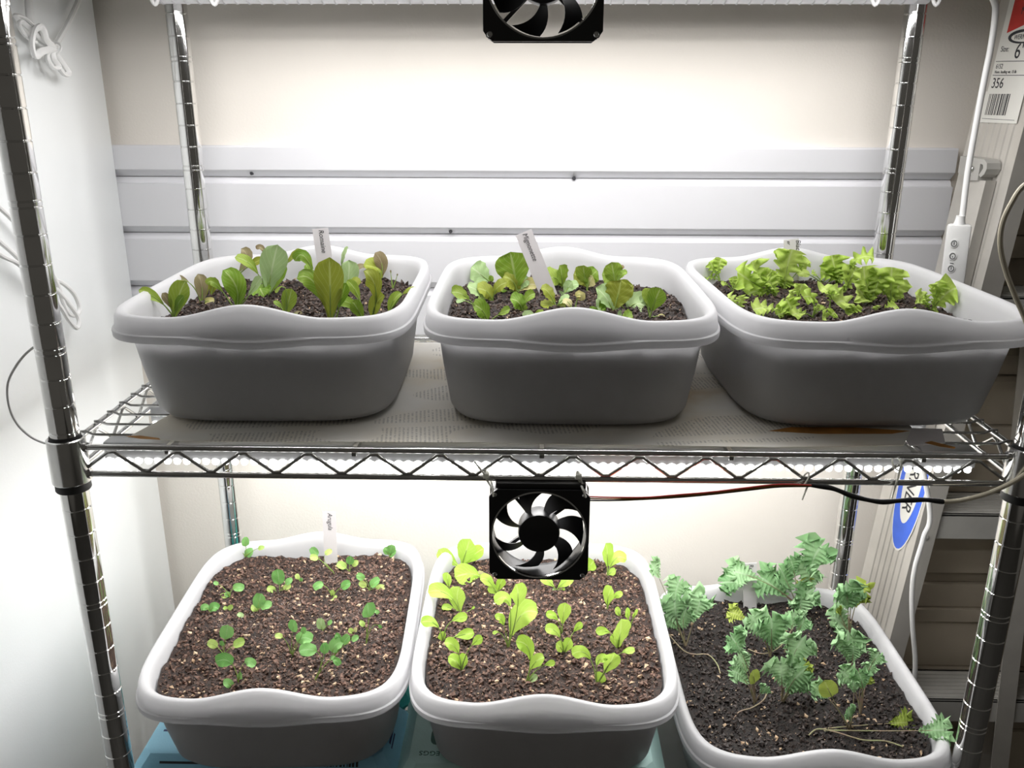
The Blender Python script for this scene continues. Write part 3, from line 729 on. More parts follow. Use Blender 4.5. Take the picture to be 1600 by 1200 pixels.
cw = MB().tube(smoothline(pts, 8), 1.1, 8).build('thin_wire', M['cord'], None, label='thin white wire looping out from behind the left front post to its collar', cat='cord')
# ------------------------------------------------------------------ folded step ladder at the right
ld = empty('step_ladder', (600, 400, -1250), 'folded aluminium step ladder with white size label and blue oval badge beside the rack', 'ladder')
LEAN = .085
YN, YF = 362, 444
SKEW = -24/82
def lx(z, y=None): return 568+LEAN*z+(SKEW*((y or YN)-YN))
Z0, Z1 = -1248, 560
def railat(poly, y0z=None, z0=Z0, z1=Z1):
    return [Vector((lx(z0, y)+dx, y, z0)) for dx, y in poly], Vector((lx(z1)-lx(z0), 0, z1-z0))
prof = [(0, YN), (0, YN+6), (1.4, YN+7), (1.4, YN+14), (0, YN+15)]
y = YN+15
while y < YF-22: prof += [(0, y+5), (1.3, y+6), (1.3, y+9), (0, y+10)]; y += 10
prof += [(0, YF), (26, YF), (26, YF-3), (3.5, YF-3), (3.5, YN+3), (26, YN+3), (26, YN)]
MB().prism(*railat(prof)).build('side_rail', M['alu'], ld, 0)
prof2 = [(260-dx-2*SKEW*(y-YN), y) for dx, y in prof]
b = MB(); pl, dv = railat(prof2); pl2 = [Vector((q.x+30, q.y, q.z)) for q in pl]; MB().prism(pl2, (-(lx(Z1)-lx(Z0)), 0, Z1-Z0)).build('side_rail', M['alu'], ld, 0)
for zt in (-459, -154, 151, -764, -1069):
    r_ = lx(zt)+14
    b = MB().box((r_, YN+4, zt-38), (r_+262, YN+9, zt), 1).box((r_, YN+4, zt-4), (r_+262, YF-4, zt), 1).box((r_, YF-9, zt-26), (r_+262, YF-4, zt), 1)
    for k in range(7): b.box((r_, YN+10+k*9, zt), (r_+262, YN+13+k*9, zt+1.4))
    t = b.build('tread', M['aludark'], ld, 0)
    for q in (12,):
        MB().lathe((lx(zt-30)+q, YN-.1, zt-34), [(0, -2.2), (3.4, -1.6), (4.6, 0)], 12, 'y').build('rivet', M['aludark'], t)
# rear bar and its hooked bracket on the rail's face
MB().box((-2, 0, 0), (0, 1, 1))
pl = [Vector((lx(-12, yy)-d, yy, -12)) for d, yy in ((1, 380), (14, 380), (14, 408), (1, 408))]
MB().prism(pl, (lx(-340)-lx(-12), -4, -328)).build('rear_bar', M['alu'], ld, 0)
rb = MB(); pr = []
for t in range(0, 13):
    a = math.pi*(t/12)
    pr.append((0, 386+30*math.cos(a)*.0, 0))
q = [(lx(0, 378+(yy-364)*.62)-1, 378+(yy-364)*.62, 12+zz*.8) for yy, zz in ((436, 4), (374, 2), (366, -3), (364, -12), (368, -20), (376, -25), (382, -22), (377, -17), (373, -11), (375, -6), (382, -5), (382, -30), (418, -33), (420, -26), (436, -22))]
rb.prism(q, (-17, 0, 0)).build('bracket', M['aludark'], ld, 0)
MB().lathe((lx(0, 402)-18.5, 402, 1), [(0, -1.6), (3.2, -1.2), (4.4, 0), (4.4, 1)], 14, 'x').build('rivet', M['steel'], ld)
# size label
def lab(y, z, d=.25): return Vector((lx(z, y)-d, y, z))
YL, YR = 429, 373           # label's edges on the rail face
lb = MB().prism([lab(YL, 93), lab(YR, 93), lab(YR, 330), lab(YL, 330)], (-.25, 0, 0)).build('size_label', M['sticker'], ld, 0)
MB().prism([lab(YR, 176, .55), lab(YR, 326, .55), lab(YL-8, 326, .55), lab(YL-8, 160, .55)], (-.15, 0, 0)).build('red_panel', M['red'], lb, 0)
up = Vector((LEAN, 0, 1)); rg = Vector((-SKEW, -1, 0)).normalized()
def ltx(name, s, y, z, size, m_='ink', sx=1., sh=0.): text(name, s, M[m_], lb, lab(y, z, .6), rg, up, size, sh, 'LEFT', .12, sx)
ltx('lettering', 'Size:', 424, 139, 9, 'ink', .8); ltx('lettering', "6'", 402, 130.5, 25, 'ink', .75)
ltx('lettering', '6152', 425, 119.5, 8, 'ink', .7)
ltx('lettering', 'Nom. leading wt. 15 lb', 425, 114, 5, 'ink', .75)
ltx('lettering', '356', 425, 97, 17, 'ink', .75)
b = MB()
for z in (127.5, 111.5): b.prism([lab(427, z, .55), lab(375, z-1, .55), lab(375, z-.3, .55), lab(427, z+.7, .55)], (-.1, 0, 0))
b.build('rule_line', M['ink'], lb, 0)
lb2 = MB().prism([lab(YL+2, 56), lab(YR, 56), lab(YR, 93), lab(YL+2, 93)], (-.25, 0, 0)).build('size_label', M['sticker'], ld, 0)
b = MB(); rr = random.Random(4); y = 424
while y > 392:
    wd = rr.choice((.8, 1.3, 2)); b.prism([lab(y, 65, .6), lab(y-wd, 65, .6), lab(y-wd, 90, .6), lab(y, 90, .6)], (-.1, 0, 0)); y -= wd+rr.choice((.8, 1.2, 1.8))
b.build('barcode', M['ink'], lb2, 0)
MB().prism([lab(427, 60.5, .55), lab(377, 59.5, .55), lab(377, 60, .55), lab(427, 61, .55)], (-.1, 0, 0)).build('rule_line', M['ink'], lb2, 0)
el = lambda cy_, cz_, ry, rz, d, sk=0.: [lab(cy_+ry*math.cos(t), cz_+rz*math.sin(t)+sk*math.cos(t), d) for t in [2*math.pi*i/36 for i in range(36)]]
MB().prism(el(396, 155, 21, 8, .75), (-.1, 0, 0)).build('oval_logo', M['ink'], lb, 0)
MB().prism(el(392, 154.4, 20, 5.6, .9), (-.1, 0, 0)).build('oval_logo', M['sticker'], lb, 0)
text('lettering', 'WERNER', M['ink'], lb, lab(408, 152, 1.05), rg, up, 8, .2, 'LEFT', .1, .72)
for k, (s, zz) in enumerate((('DANGER', 226), ('FAILURE TO READ', 210), ('AND FOLLOW', 197), ('M', 180))):
    text('lettering', s, M['ink'], lb, lab(416-3*k, zz, .75), rg, up, 12 if k != 1 else 9, 0, 'LEFT', .1, .7)
# blue oval badge, lettering running down the rail
bd = MB().prism(el(391, -425, 25.5, 104, .3), (-.3, 0, 0)).build('oval_badge', M['sticker'], ld, 0)
MB().prism(el(391, -425, 24, 101, .65), (-.15, 0, 0)).build('blue_field', M['blue'], bd, 0)
MB().prism(el(391, -410, 16.5, 76, .85), (-.15, 0, 0)).build('white_field', M['sticker'], bd, 0)
text('lettering', 'WERNER', M['ink'], bd, lab(399.5, -359, 1.1), Vector((-LEAN, 0, -1)), rg, 24, .25, 'LEFT', .1, 1.12)
# ------------------------------------------------------------------ seedlings
# outline of a blade: half width at t (0 at the stalk, 1 at the tip)
def prof_spoon(t): return max(0, (t*.55+.45*t**.5)*(1 if t < .72 else math.sqrt(max(0, 1-((t-.72)/.28)**2)))*1.05)
def prof_round(t): return math.sqrt(max(0, 1-(2*t-1.08)**2/1.17))*min(1, t*5+.25) if t < .999 else 0.03
def prof_obov(t):
    return (.16+.84*math.sin(math.pi*.5*min(1, t/.68))**1.3)*(1 if t < .68 else math.sqrt(max(0, 1-((t-.68)/.32)**2.2)))
def prof_fan(t):
    return (.12+.88*min(1, t/.75)**1.25)*(1 if t < .8 else math.sqrt(max(0, 1-((t-.8)/.2)**2*.85)))
KIND = {    # profile, blade length / width, ruffle, lobes, edge teeth
    'romaine': (prof_obov, 2.3, .05, 3, 0), 'mig': (prof_obov, 1.35, .10, 4, 0), 'frill': (prof_fan, 1.15, .42, 4, .05),
    'arugula': (prof_round, 1.35, .05, 2, 0), 'lime': (prof_obov, 1.75, .06, 3, 0), 'kale': (prof_fan, 1.1, .34, 8, .55)}
def leaf(kind, m, stalkm, plant, B, T, w, via=None, rnd=random, stalk_r=.8, sw=None):
    """B stalk base, T tip, w blade width (mm); via: a point the midrib passes near"""
    pf, kl, ruf, lob, teeth = KIND[kind]
    B = Vector(B); T = Vector(T)
    if via is None:
        mid = (B+T)*.5+Vector((rnd.uniform(-.05, .05), rnd.uniform(-.06, .06), .07))*(T-B).length
    else: mid = Vector(via)
    C = mid*2-(B+T)*.5
    N_ = 22
    P = [B*(1-t)**2+C*2*t*(1-t)+T*t*t for t in [i/N_ for i in range(N_+1)]]
    cum = [0]
    for i in range(N_): cum.append(cum[-1]+(P[i+1]-P[i]).length)
    Lt = cum[-1]
    def along(s):
        s = max(0, min(Lt, s))
        for i in range(N_):
            if s <= cum[i+1]:
                k = (s-cum[i])/max(1e-6, cum[i+1]-cum[i]); return P[i].lerp(P[i+1], k), (P[i+1]-P[i]).normalized()
        return P[-1], (P[-1]-P[-2]).normalized()
    Lb = min(kl*w, Lt*.94); s0 = Lt-Lb
    nu = {'kale': 26, 'frill': 20}.get(kind, 12); nv = {'kale': 14, 'frill': 14}.get(kind, 8)
    n0 = (-fw*.75+Vector((rnd.uniform(-.35, .35), 0, .55+rnd.uniform(-.2, .3)))).normalized()
    ph = rnd.uniform(0, 6.28); cup = rnd.uniform(.05, .28); tw = rnd.uniform(-.3, .3)
    mb = MB(); uv = []
    for i in range(nu+1):
        t = i/nu; c, d = along(s0+Lb*t)
        n = (n0-d*n0.dot(d)); n = n.normalized() if n.length > .05 else d.orthogonal().normalized()
        sd = d.cross(n).normalized()
        a = tw*t; sd, n = sd*math.cos(a)+n*math.sin(a), n*math.cos(a)-sd*math.sin(a)
        hw = pf(t)*w*.5
        for j in range(nv+1):
            u = j/nv*2-1; e = abs(u)
            h = hw
            if teeth and e > .5:
                saw = (t*lob+ph*.1) % 1.0
                saw = abs(saw*2-1)
                fr = .5+.5*math.sin(t*lob*2*math.pi*2.3+ph*2+u)
                k_ = (e-.5)/.5
                h = hw*(1+k_*teeth*(saw*1.3-.75+.35*fr)) if kind == 'kale' else hw*(1+k_*teeth*1.6*(math.sin(t*lob*6.28+ph+u)+.5*math.sin(t*lob*14+ph*3))) 
            z = cup*hw*u*u + ruf*w*.5*(e**1.6)*math.sin(t*lob*math.pi*2+ph+(2.1 if u > 0 else 0)) + .02*w*math.sin(6*t+u*4+ph)
            q = c+sd*(u*h)+n*z
            if teeth and kind == 'kale' and e > .9: q += d*(.5*hw*teeth*math.sin(t*lob*4*math.pi+ph+u))
            if teeth and t > .88 and kind == 'kale': q += d*(w*.13*math.sin(u*9+ph))
            mb.v.append(q); uv.append((j/nv, t))
    for i in range(nu):
        for j in range(nv):
            q = i*(nv+1)+j; mb.f.append((q, q+1, q+nv+2, q+nv+1))
    mb.uv = uv
    o = mb.build('leaf', m, plant, 180)
    # stalk: from the soil into the blade, thinning along the midrib
    if stalkm:
        ns = 9; end = s0+Lb*.55; pts = []; rr = []
        for i in range(ns+1):
            c, d = along(end*i/ns); pts.append(c); rr.append(stalk_r*(1.15-.8*i/ns))
        pts[0] = pts[0]-Vector((0, 0, 4))
        MB().tube(pts, rr, 6).build('stalk', stalkm, o)
    return o
CUR = dict()
def crop(key, ox, oy, s, kind, m, stalk, name, tubname, r=.8):
    CUR.update(k=key, ox=ox, oy=oy, s=s, kind=kind, m=m, st=stalk, name=name, tub=tubname, r=r)
NPL = [0]
WK = {'romaine': 1.18, 'mig': 1.5, 'frill': 1.35, 'arugula': 1.18, 'lime': 1.2, 'kale': 1.22}
def plant(bx, by, leaves, label, dz=0):
    """leaves: (tip x, tip y, width, options) in the same crop pixels as the base"""
    c = CUR; NPL[0] += 1
    rnd = random.Random(NPL[0]*17+3)
    g = PANS[c['k']]
    X, Y = c['ox']+bx/c['s'], c['oy']+by/c['s']
    B = at(X, Y, Z=g['zs']+2)
    loc = g['R'].transposed() @ (B-g['c']); lim = (g['a']-6, g['b']-7)
    loc.x = max(-lim[0], min(lim[0], loc.x)); loc.y = max(-lim[1], min(lim[1], loc.y))
    hh = g['h'](loc.x, loc.y); loc.z = 0
    B2 = g['R'] @ loc + g['c']; B2.z = g['zs']+hh
    if (Vector((B2.x, B2.y))-Vector((B.x, B.y))).length < 3:
        B3 = at(X, Y, Z=B2.z); B2.x, B2.y = B3.x, B3.y
    P = empty(c['name'], B2, label+' '+c['tub'], 'seedling', c['name'].replace('_', ' ')+'s')
    px_ = depth(B2)/FPX
    for lf in leaves:
        tx, ty, w = lf[:3]; op = lf[3] if len(lf) > 3 else {}
        TX, TY = c['ox']+tx/c['s'], c['oy']+ty/c['s']
        wm = w/c['s']*px_*WK[op.get('k', c['kind'])]
        span = math.hypot(tx-bx, ty-by)/c['s']*px_
        dy = op.get('dy', rnd.uniform(-.3, .22)*span)
        off = Vector((rnd.uniform(-1, 1), rnd.uniform(-1, 1), 0))*.6
        T = at(TX, TY, Y=B2.y+dy)
        T.z = max(T.z, B2.z+2.0)
        via = None
        if 'v' in op: via = at(c['ox']+op['v'][0]/c['s'], c['oy']+op['v'][1]/c['s'], Y=B2.y+dy*.5+op.get('vy', 0)); via.z = max(via.z, B2.z+1.5)
        leaf(op.get('k', c['kind']), M[op.get('m', c['m'])], M[op.get('st', c['st'])], P, B2+off, T, wm, via, rnd, op.get('r', c['r']))
    return P
V = lambda x, y, **k: dict(v=(x, y), **k)
br = dict(m='bronze'); pa = dict(m='pale'); ol = dict(m='olive'); ye = dict(m='yellow')
# ---- romaine, upper tub by the cabinet
crop('UL', 210, 370, 6.957, 'romaine', 'romaine', 'stalkgreen', 'romaine_seedling', '(romaine tub)', .9)
plant(440, 900, [(45, 580, 105, V(265, 690, dy=-12)), (560, 478, 185, V(470, 680, dy=-3)), (300, 612, 75, V(385, 730, m='bronze')), (540, 640, 90)], 'romaine seedling with two long outspread leaves in the near left corner')
plant(730, 735, [(690, 402, 125, V(735, 560, m='bronze')), (425, 440, 62, V(620, 520, m='bronze')), (800, 480, 80, V(775, 600, m='olive')), (870, 700, 75, V(790, 700, m='yellow', k='arugula'))], 'romaine seedling with purplish leaves behind the corner one')
plant(1100, 815, [(960, 362, 205, V(1110, 560, dy=-4)), (790, 520, 80, V(890, 520)), (1195, 600, 80), (1380, 430, 100, V(1240, 640, m='pale'))], 'romaine seedling with one broad leaf leaning left behind the rim bump')
plant(830, 640, [(880, 440, 95, V(860, 520, m='olive'))], 'small olive single-leaf romaine seedling by the left wall')
plant(1205, 395, [(1160, 130, 115, V(1215, 260, m='bronze')), (1400, 270, 85, V(1290, 290, m='olive'))], 'romaine seedling with an upright bronze leaf at the back left')
plant(1450, 640, [(1560, 85, 245, V(1500, 330, m='pale', dy=-2)), (1090, 225, 110, V(1290, 330)), (1420, 745, 190, V(1370, 560, dy=-14)), (1320, 130, 55, V(1420, 200, m='bronze')), (1650, 300, 140, V(1560, 430))], 'tallest romaine seedling, pale upright leaf above a hanging one')  # upright leaf's pale colour stands in for light coming through it
crop('UL', 430, 370, 6.957, 'romaine', 'romaine', 'stalkgreen', 'romaine_seedling', '(romaine tub)', .9)
plant(105, 868, [(180, 562, 150, V(140, 730)), (-20, 700, 50, V(60, 760)), (290, 850, 62, V(210, 835, m='bronze', k='arugula')), (0, 610, 40, V(110, 560))], 'small romaine seedling with an upright leaf right of the bump centre')
plant(100, 395, [(268, 150, 85, V(170, 240, m='olive')), (30, 270, 60)], 'romaine seedling with a narrow olive leaf just left of the tag')
plant(600, 930, [(590, 222, 275, V(597, 600, m='olive', dy=-6)), (232, 455, 175, V(430, 505)), (215, 265, 115, V(370, 285)), (720, 560, 70, V(690, 700))], 'romaine seedling with the biggest broad olive leaf in front of the tag')
plant(650, 935, [(770, 500, 110, V(715, 690))], 'slim romaine seedling right beside the biggest broad leaf')
plant(760, 660, [(795, 112, 85, V(720, 330, m='pale')), (800, 252, 180, V(800, 400, m='pale')), (900, 540, 130, V(830, 500, m='olive'))], 'romaine seedling with pale leaves behind the biggest one')
plant(970, 912, [(640, 692, 115, V(830, 735)), (780, 470, 95, V(900, 640)), (830, 700, 120, V(880, 760))], 'romaine seedling arching left in the near right part')
plant(1060, 908, [(1190, 640, 150, V(1090, 740, m='olive')), (960, 372, 160, V(1090, 560, m='olive'))], 'romaine seedling with olive leaves near the right front corner')
plant(1230, 845, [(1375, 610, 105, V(1280, 700)), (1530, 575, 65, V(1390, 620, m='olive'))], 'romaine seedling reaching for the right wall')
plant(1190, 440, [(1085, 170, 125, V(1160, 300, m='bronze')), (960, 310, 210, V(1110, 350, m='olive')), (875, 350, 60, V(1000, 330, m='bronze'))], 'romaine seedling with a folded bronze and an olive leaf at the back right')
plant(1275, 575, [(1255, 360, 16, dict(m='bronze')), (1330, 400, 14, dict(m='bronze'))], 'bare twig-like romaine sprout at the back right wall')
plant(470, 440, [(400, 400, 80, V(430, 420, m='pale')), (330, 300, 60)], 'short pale romaine seedling under the tag')
# ---- mignonette, upper middle tub
crop('UM', 690, 380, 8.0, 'mig', 'romaine', 'stalkgreen', 'mignonette_seedling', '(mignonette tub)', .8)
plant(580, 1000, [(120, 615, 125, V(330, 690)), (385, 770, 155, V(500, 830)), (860, 828, 85, V(720, 890)), (180, 730, 60, V(380, 760, m='pale'))], 'mignonette seedling with a long arched stem in the near left corner')
plant(640, 735, [(440, 570, 165, V(560, 600, m='olive')), (820, 490, 120, V(690, 570, m='olive')), (320, 540, 150, V(480, 610, m='pale')), (450, 690, 60, V(560, 690))], 'mignonette seedling with bronzed folded leaves behind the corner one')
plant(625, 480, [(370, 300, 215, V(500, 400, m='pale')), (640, 410, 60)], 'mignonette seedling with one big pale leaf by the left wall')
plant(950, 610, [(860, 108, 290, V(900, 330, dy=4)), (770, 420, 230, V(890, 480, m='olive', dy=-6)), (1210, 530, 130, V(1080, 520, m='yellow')), (1100, 460, 120, V(1010, 500, m='pale')), (740, 690, 40, V(850, 640))], 'tallest mignonette seedling with a large squarish leaf left of the tag')
plant(1015, 855, [(855, 695, 165, V(960, 740)), (1170, 630, 95, V(1070, 690)), (1050, 760, 70)], 'small bright mignonette seedling left of the rim bump')
plant(1180, 965, [(1020, 935, 85, V(1110, 890, m='pale')), (1275, 890, 95, V(1220, 900))], 'tiny mignonette seedling against the front rim, left of the bump')
plant(1440, 800, [(1235, 775, 130, V(1340, 770, m='olive')), (1330, 890, 110, V(1380, 850, m='pale')), (1550, 850, 120, V(1500, 800, m='olive')), (1240, 570, 130, V(1330, 610, m='olive')), (1600, 660, 90, V(1500, 720, m='pale'))], 'mignonette seedling with drooping bluish leaves behind the bump')
plant(1510, 545, [(1260, 430, 190, V(1430, 440, dy=-8)), (1480, 275, 150, V(1500, 400))], 'mignonette seedling with a glossy green leaf just right of the tag')
crop('UM', 870, 380, 6.957, 'mig', 'romaine', 'stalkgreen', 'mignonette_seedling', '(mignonette tub)', .8)
plant(330, 480, [(445, 300, 130, V(370, 370)), (180, 340, 150, V(260, 370, m='olive')), (390, 360, 125, V(360, 420, m='yellow')), (290, 240, 120)], 'mignonette seedling with level leaves and a yellow one at the back')
plant(640, 490, [(595, 205, 140, V(620, 350)), (490, 340, 130, V(570, 370)), (765, 330, 60, V(700, 350)), (725, 240, 30, V(680, 330, m='twig'))], 'mignonette seedling with a tan husk at the back right')
plant(70, 580, [(240, 445, 95, V(140, 480, m='pale')), (90, 540, 90, dict(m='pale')), (170, 420, 80, dict(m='pale'))], 'pale mignonette seedling in the middle with narrow upright leaves')
plant(620, 745, [(430, 480, 180, V(530, 590, m='pale')), (470, 600, 180, V(550, 660)), (700, 405, 210, V(660, 580, m='olive')), (430, 690, 150, V(530, 680, m='pale')), (350, 720, 60, V(480, 740)), (640, 640, 70, dict(m='pale'))], 'densest mignonette seedling right of the bump, leaves on all sides')
plant(760, 740, [(830, 455, 155, V(690, 590, m='olive')), (960, 690, 190, V(850, 660, m='pale')), (850, 720, 100, V(800, 720))], 'mignonette seedling with a wide dusty green leaf, right half')
plant(700, 830, [(830, 850, 130, V(770, 810)), (650, 800, 110, dict(m='pale'))], 'low mignonette seedling at the front rim, right of the bump')
plant(1010, 810, [(1130, 488, 140, V(1060, 650)), (1010, 490, 95, V(990, 600)), (900, 620, 62, V(960, 640, m='pale')), (1170, 830, 50, V(1090, 820, m='yellow', k='arugula'))], 'mignonette seedling standing alone toward the right wall')
plant(190, 740, [(60, 640, 80, V(120, 640, m='yellow', k='arugula')), (270, 625, 85, V(240, 560, m='yellow', k='arugula')), (120, 720, 70, dict(m='olive'))], 'mignonette seedling with two yellow seed leaves behind the bump')
# ---- frilly lettuce, upper right tub
crop('UR', 1080, 380, 7.27, 'frill', 'lime', 'stalkgreen', 'lettuce_seedling', '(frilly tub)', .9)
plant(310, 462, [(345, 170, 120, V(310, 310)), (215, 205, 120, V(270, 330)), (120, 350, 110, V(220, 380))], 'frilly lettuce seedling in the far left corner')
plant(480, 575, [(470, 380, 90, V(480, 470)), (340, 460, 50, V(420, 480))], 'thin-stalked frilly lettuce seedling by the left wall')
plant(985, 605, [(520, 330, 260, V(760, 480)), (700, 200, 250, V(800, 420)), (640, 590, 190, V(780, 540)), (920, 300, 190, V(900, 440)), (850, 380, 150)], 'frilly lettuce seedling with wide leaves spread left')
plant(1040, 525, [(1150, 70, 290, V(1090, 290)), (1335, 190, 120, V(1230, 300)), (960, 430, 150, V(1010, 420)), (1030, 60, 120, V(1010, 280)), (1090, 420, 130)], 'tall frilly lettuce seedling in front of the tag')
plant(1430, 420, [(1220, 372, 95, V(1320, 350, k='arugula')), (1370, 330, 60)], 'lettuce seedling with a smooth oval leaf right of the tag')
plant(560, 765, [(415, 600, 120, V(490, 670)), (550, 595, 130, V(560, 680))], 'tiny frilly lettuce seedling by the left front corner')
plant(1180, 850, [(700, 755, 180, V(930, 740)), (1090, 640, 190, V(1130, 730)), (960, 860, 150, V(1080, 800)), (1000, 700, 150)], 'sprawling frilly lettuce seedling along the front rim, left side')
plant(1190, 720, [(1265, 460, 120, V(1220, 580)), (1110, 560, 130, V(1140, 630))], 'small frilly lettuce seedling behind the sprawling one')
plant(1385, 850, [(1270, 615, 140, V(1390, 640)), (1150, 820, 120, V(1270, 790)), (1430, 700, 70), (1500, 720, 50)], 'frilly lettuce seedling with a curled leaf, left of the bump')
crop('UR', 1280, 380, 5.714, 'frill', 'lime', 'stalkgreen', 'lettuce_seedling', '(frilly tub)', .9)
plant(95, 600, [(10, 430, 110, V(80, 430)), (180, 450, 90, V(120, 430)), (15, 580, 40)], 'frilly lettuce seedling with one arched leaf at the centre')
plant(180, 370, [(115, 108, 185, V(140, 240)), (10, 250, 150, V(90, 280)), (235, 225, 80, V(215, 300)), (170, 200, 130)], 'frilly lettuce seedling standing at the back centre')
plant(240, 450, [(490, 130, 150, V(300, 180)), (340, 210, 150, V(280, 320)), (200, 390, 70)], 'tall frilly lettuce seedling whose leaf bends right over the back')
plant(460, 545, [(400, 205, 210, V(420, 360)), (565, 250, 170, V(510, 390)), (330, 400, 190, V(390, 460)), (480, 330, 160)], 'fullest frilly lettuce seedling right of centre')
plant(640, 545, [(650, 215, 190, V(640, 390)), (745, 320, 160, V(690, 420)), (480, 430, 90, V(570, 430)), (720, 440, 100, V(680, 480))], 'frilly lettuce seedling with rounded cupped leaves, right of the fullest one')
plant(500, 605, [(695, 555, 105, V(600, 625)), (500, 560, 70)], 'low frilly lettuce seedling behind the bump, leaf curving right')
plant(285, 625, [(150, 540, 150, V(230, 520)), (330, 560, 90, V(320, 580)), (220, 690, 100, V(270, 640))], 'frilly lettuce seedling with a looped leaf at the front rim')
plant(90, 685, [(25, 655, 95), (140, 615, 95)], 'tiny two-leaved lettuce seedling at the front rim left of the looped one')
plant(1000, 625, [(1065, 340, 130, V(1040, 470)), (1225, 400, 200, V(1110, 470)), (860, 465, 105, V(930, 510)), (930, 470, 80), (840, 610, 45, V(920, 600))], 'frilly lettuce seedling with a fan leaf alone near the right wall')
# ---- arugula, lower left tub
crop('LL', 300, 830, 4.8, 'arugula', 'arugula', 'stalkgreen', 'arugula_seedling', '(arugula tub)', .5)
plant(405, 195, [(390, 45, 50, V(405, 130)), (295, 165, 42, V(355, 145, m='cot')), (460, 150, 58, V(430, 160)), (540, 130, 34, V(480, 135, m='cot'))], 'arugula seedling in the far left corner with a tall top leaf')
plant(655, 468, [(640, 283, 82, V(655, 400)), (755, 368, 45, V(700, 395)), (560, 430, 44, V(610, 440, m='cot')), (745, 410, 42, V(700, 425, m='cot'))], 'arugula seedling with one big oval leaf, back centre')
plant(285, 492, [(392, 428, 55, V(310, 430)), (160, 385, 26, V(230, 420)), (248, 462, 34), (212, 530, 40, dict(m='cot'))], 'arugula seedling by the left wall with one cupped leaf')
plant(262, 590, [(310, 568, 34, dict(m='cot')), (235, 570, 26, dict(m='cot'))], 'tiny arugula seedling with pale seed leaves, left of centre')
plant(132, 605, [(64, 582, 46, V(100, 570)), (198, 585, 62, V(160, 570))], 'flat two-leaved arugula seedling touching the left wall')
plant(490, 605, [(522, 468, 82, V(500, 540)), (597, 562, 62, V(540, 560)), (440, 575, 46, V(470, 580, m='cot'))], 'arugula seedling with blue-green leaves at the tub centre')
plant(395, 650, [(340, 620, 34, dict(m='pale'))], 'faint grey-green arugula sprout left of centre')
plant(240, 925, [(270, 703, 88, V(250, 820)), (118, 826, 54, V(190, 870, m='cot')), (398, 826, 62, V(310, 860, m='cot')), (222, 820, 30)], 'tall arugula seedling with one top leaf and two side leaves, left front')
plant(345, 1135, [(178, 980, 88, V(290, 985)), (472, 1012, 58, V(390, 990)), (375, 1070, 40)], 'arugula seedling nearest the front rim, big round leaf at left')
plant(305, 1175, [(232, 1140, 55, V(270, 1140))], 'single round arugula leaf peeping over the front rim')
plant(815, 385, [(780, 320, 30, dict(m='cot')), (825, 350, 26)], 'small yellowish arugula sprout between two taller ones at the back')
crop('LL', 420, 840, 5.217, 'arugula', 'arugula', 'stalkgreen', 'arugula_seedling', '(arugula tub)', .5)
plant(540, 295, [(348, 78, 56, V(430, 190, r=.4)), (333, 160, 46, V(430, 190, m='cot')), (518, 112, 44, V(450, 170, m='cot'))], 'arugula seedling on a leaning thread stem below the tag')
plant(655, 275, [(670, 152, 56), (553, 215, 56, V(610, 235, m='cot')), (732, 205, 44, V(690, 220, m='cot'))], 'small round-leaved arugula seedling right of the tag')
plant(985, 145, [(1000, 58, 62), (945, 80, 50), (1038, 108, 50)], 'lime green arugula seedling in the far right corner')
plant(820, 425, [(713, 305, 50, V(790, 350)), (907, 340, 66, V(850, 380)), (735, 362, 46, V(780, 390, m='cot')), (948, 415, 52, V(890, 420, m='cot'))], 'four-leaved arugula seedling toward the right wall')
plant(520, 490, [(365, 418, 58, V(450, 390)), (668, 372, 64, V(570, 420)), (525, 540, 66, dict(m='cot', dy=-9)), (520, 425, 36, dict(m='cot'))], 'arugula seedling with two spread wings and a lime leaf below, centre')
plant(795, 860, [(805, 530, 98, V(810, 680)), (898, 618, 30, V(830, 640)), (918, 738, 24, V(850, 720)), (735, 690, 40, V(790, 740, m='cot'))], 'leggy arugula seedling with a high fan leaf, right side')
plant(440, 765, [(430, 655, 66, dict(m='pale')), (518, 680, 32)], 'small greyish arugula seedling right of centre')
plant(185, 965, [(212, 675, 78, V(190, 800)), (48, 805, 42, V(130, 830, m='cot')), (355, 838, 92, V(250, 830)), (295, 730, 40)], 'arugula seedling with a notched top leaf in the front middle')
plant(365, 1185, [(245, 922, 92, V(420, 960, dy=-12)), (440, 860, 62, V(445, 980)), (578, 1040, 48, V(490, 1010)), (540, 990, 32, V(480, 1010))], 'arugula seedling with a dark sideways leaf, front right of middle')
plant(520, 975, [(610, 860, 95, V(540, 880)), (733, 822, 46, V(650, 850)), (540, 790, 46, V(570, 850)), (660, 800, 62, V(620, 840))], 'bushiest arugula seedling, right of the dark sideways leaf')
plant(700, 790, [(650, 745, 36, dict(m='cot')), (718, 735, 30, dict(m='yellow'))], 'pale yellow arugula sprout left of the leggy one')
# ---- bright lettuce, lower middle tub
crop('LM', 650, 830, 4.8, 'lime', 'bright', 'stalkgreen', 'lime_seedling', '(tub below fan)', .75)
plant(340, 275, [(405, 58, 120, V(370, 170)), (168, 138, 90, V(250, 210)), (510, 130, 90, V(430, 180))], 'bright lime seedling with upright leaves in the far left corner')
plant(490, 350, [(290, 345, 140, V(400, 320)), (500, 300, 60, dict(m='yellow'))], 'bright lime seedling with one wide leaf pointing left beside the fan')
plant(250, 440, [(240, 308, 66)], 'single-leaf bright lime seedling by the left wall')
plant(335, 615, [(88, 455, 100, V(230, 470)), (325, 415, 112, V(310, 510)), (190, 570, 50, V(270, 580)), (440, 565, 16, V(390, 600))], 'bright lime seedling with two big leaves over the left wall')
plant(205, 832, [(35, 682, 72, V(150, 700)), (388, 642, 60, V(250, 690)), (180, 760, 56)], 'bright lime seedling leaning over the left rim')
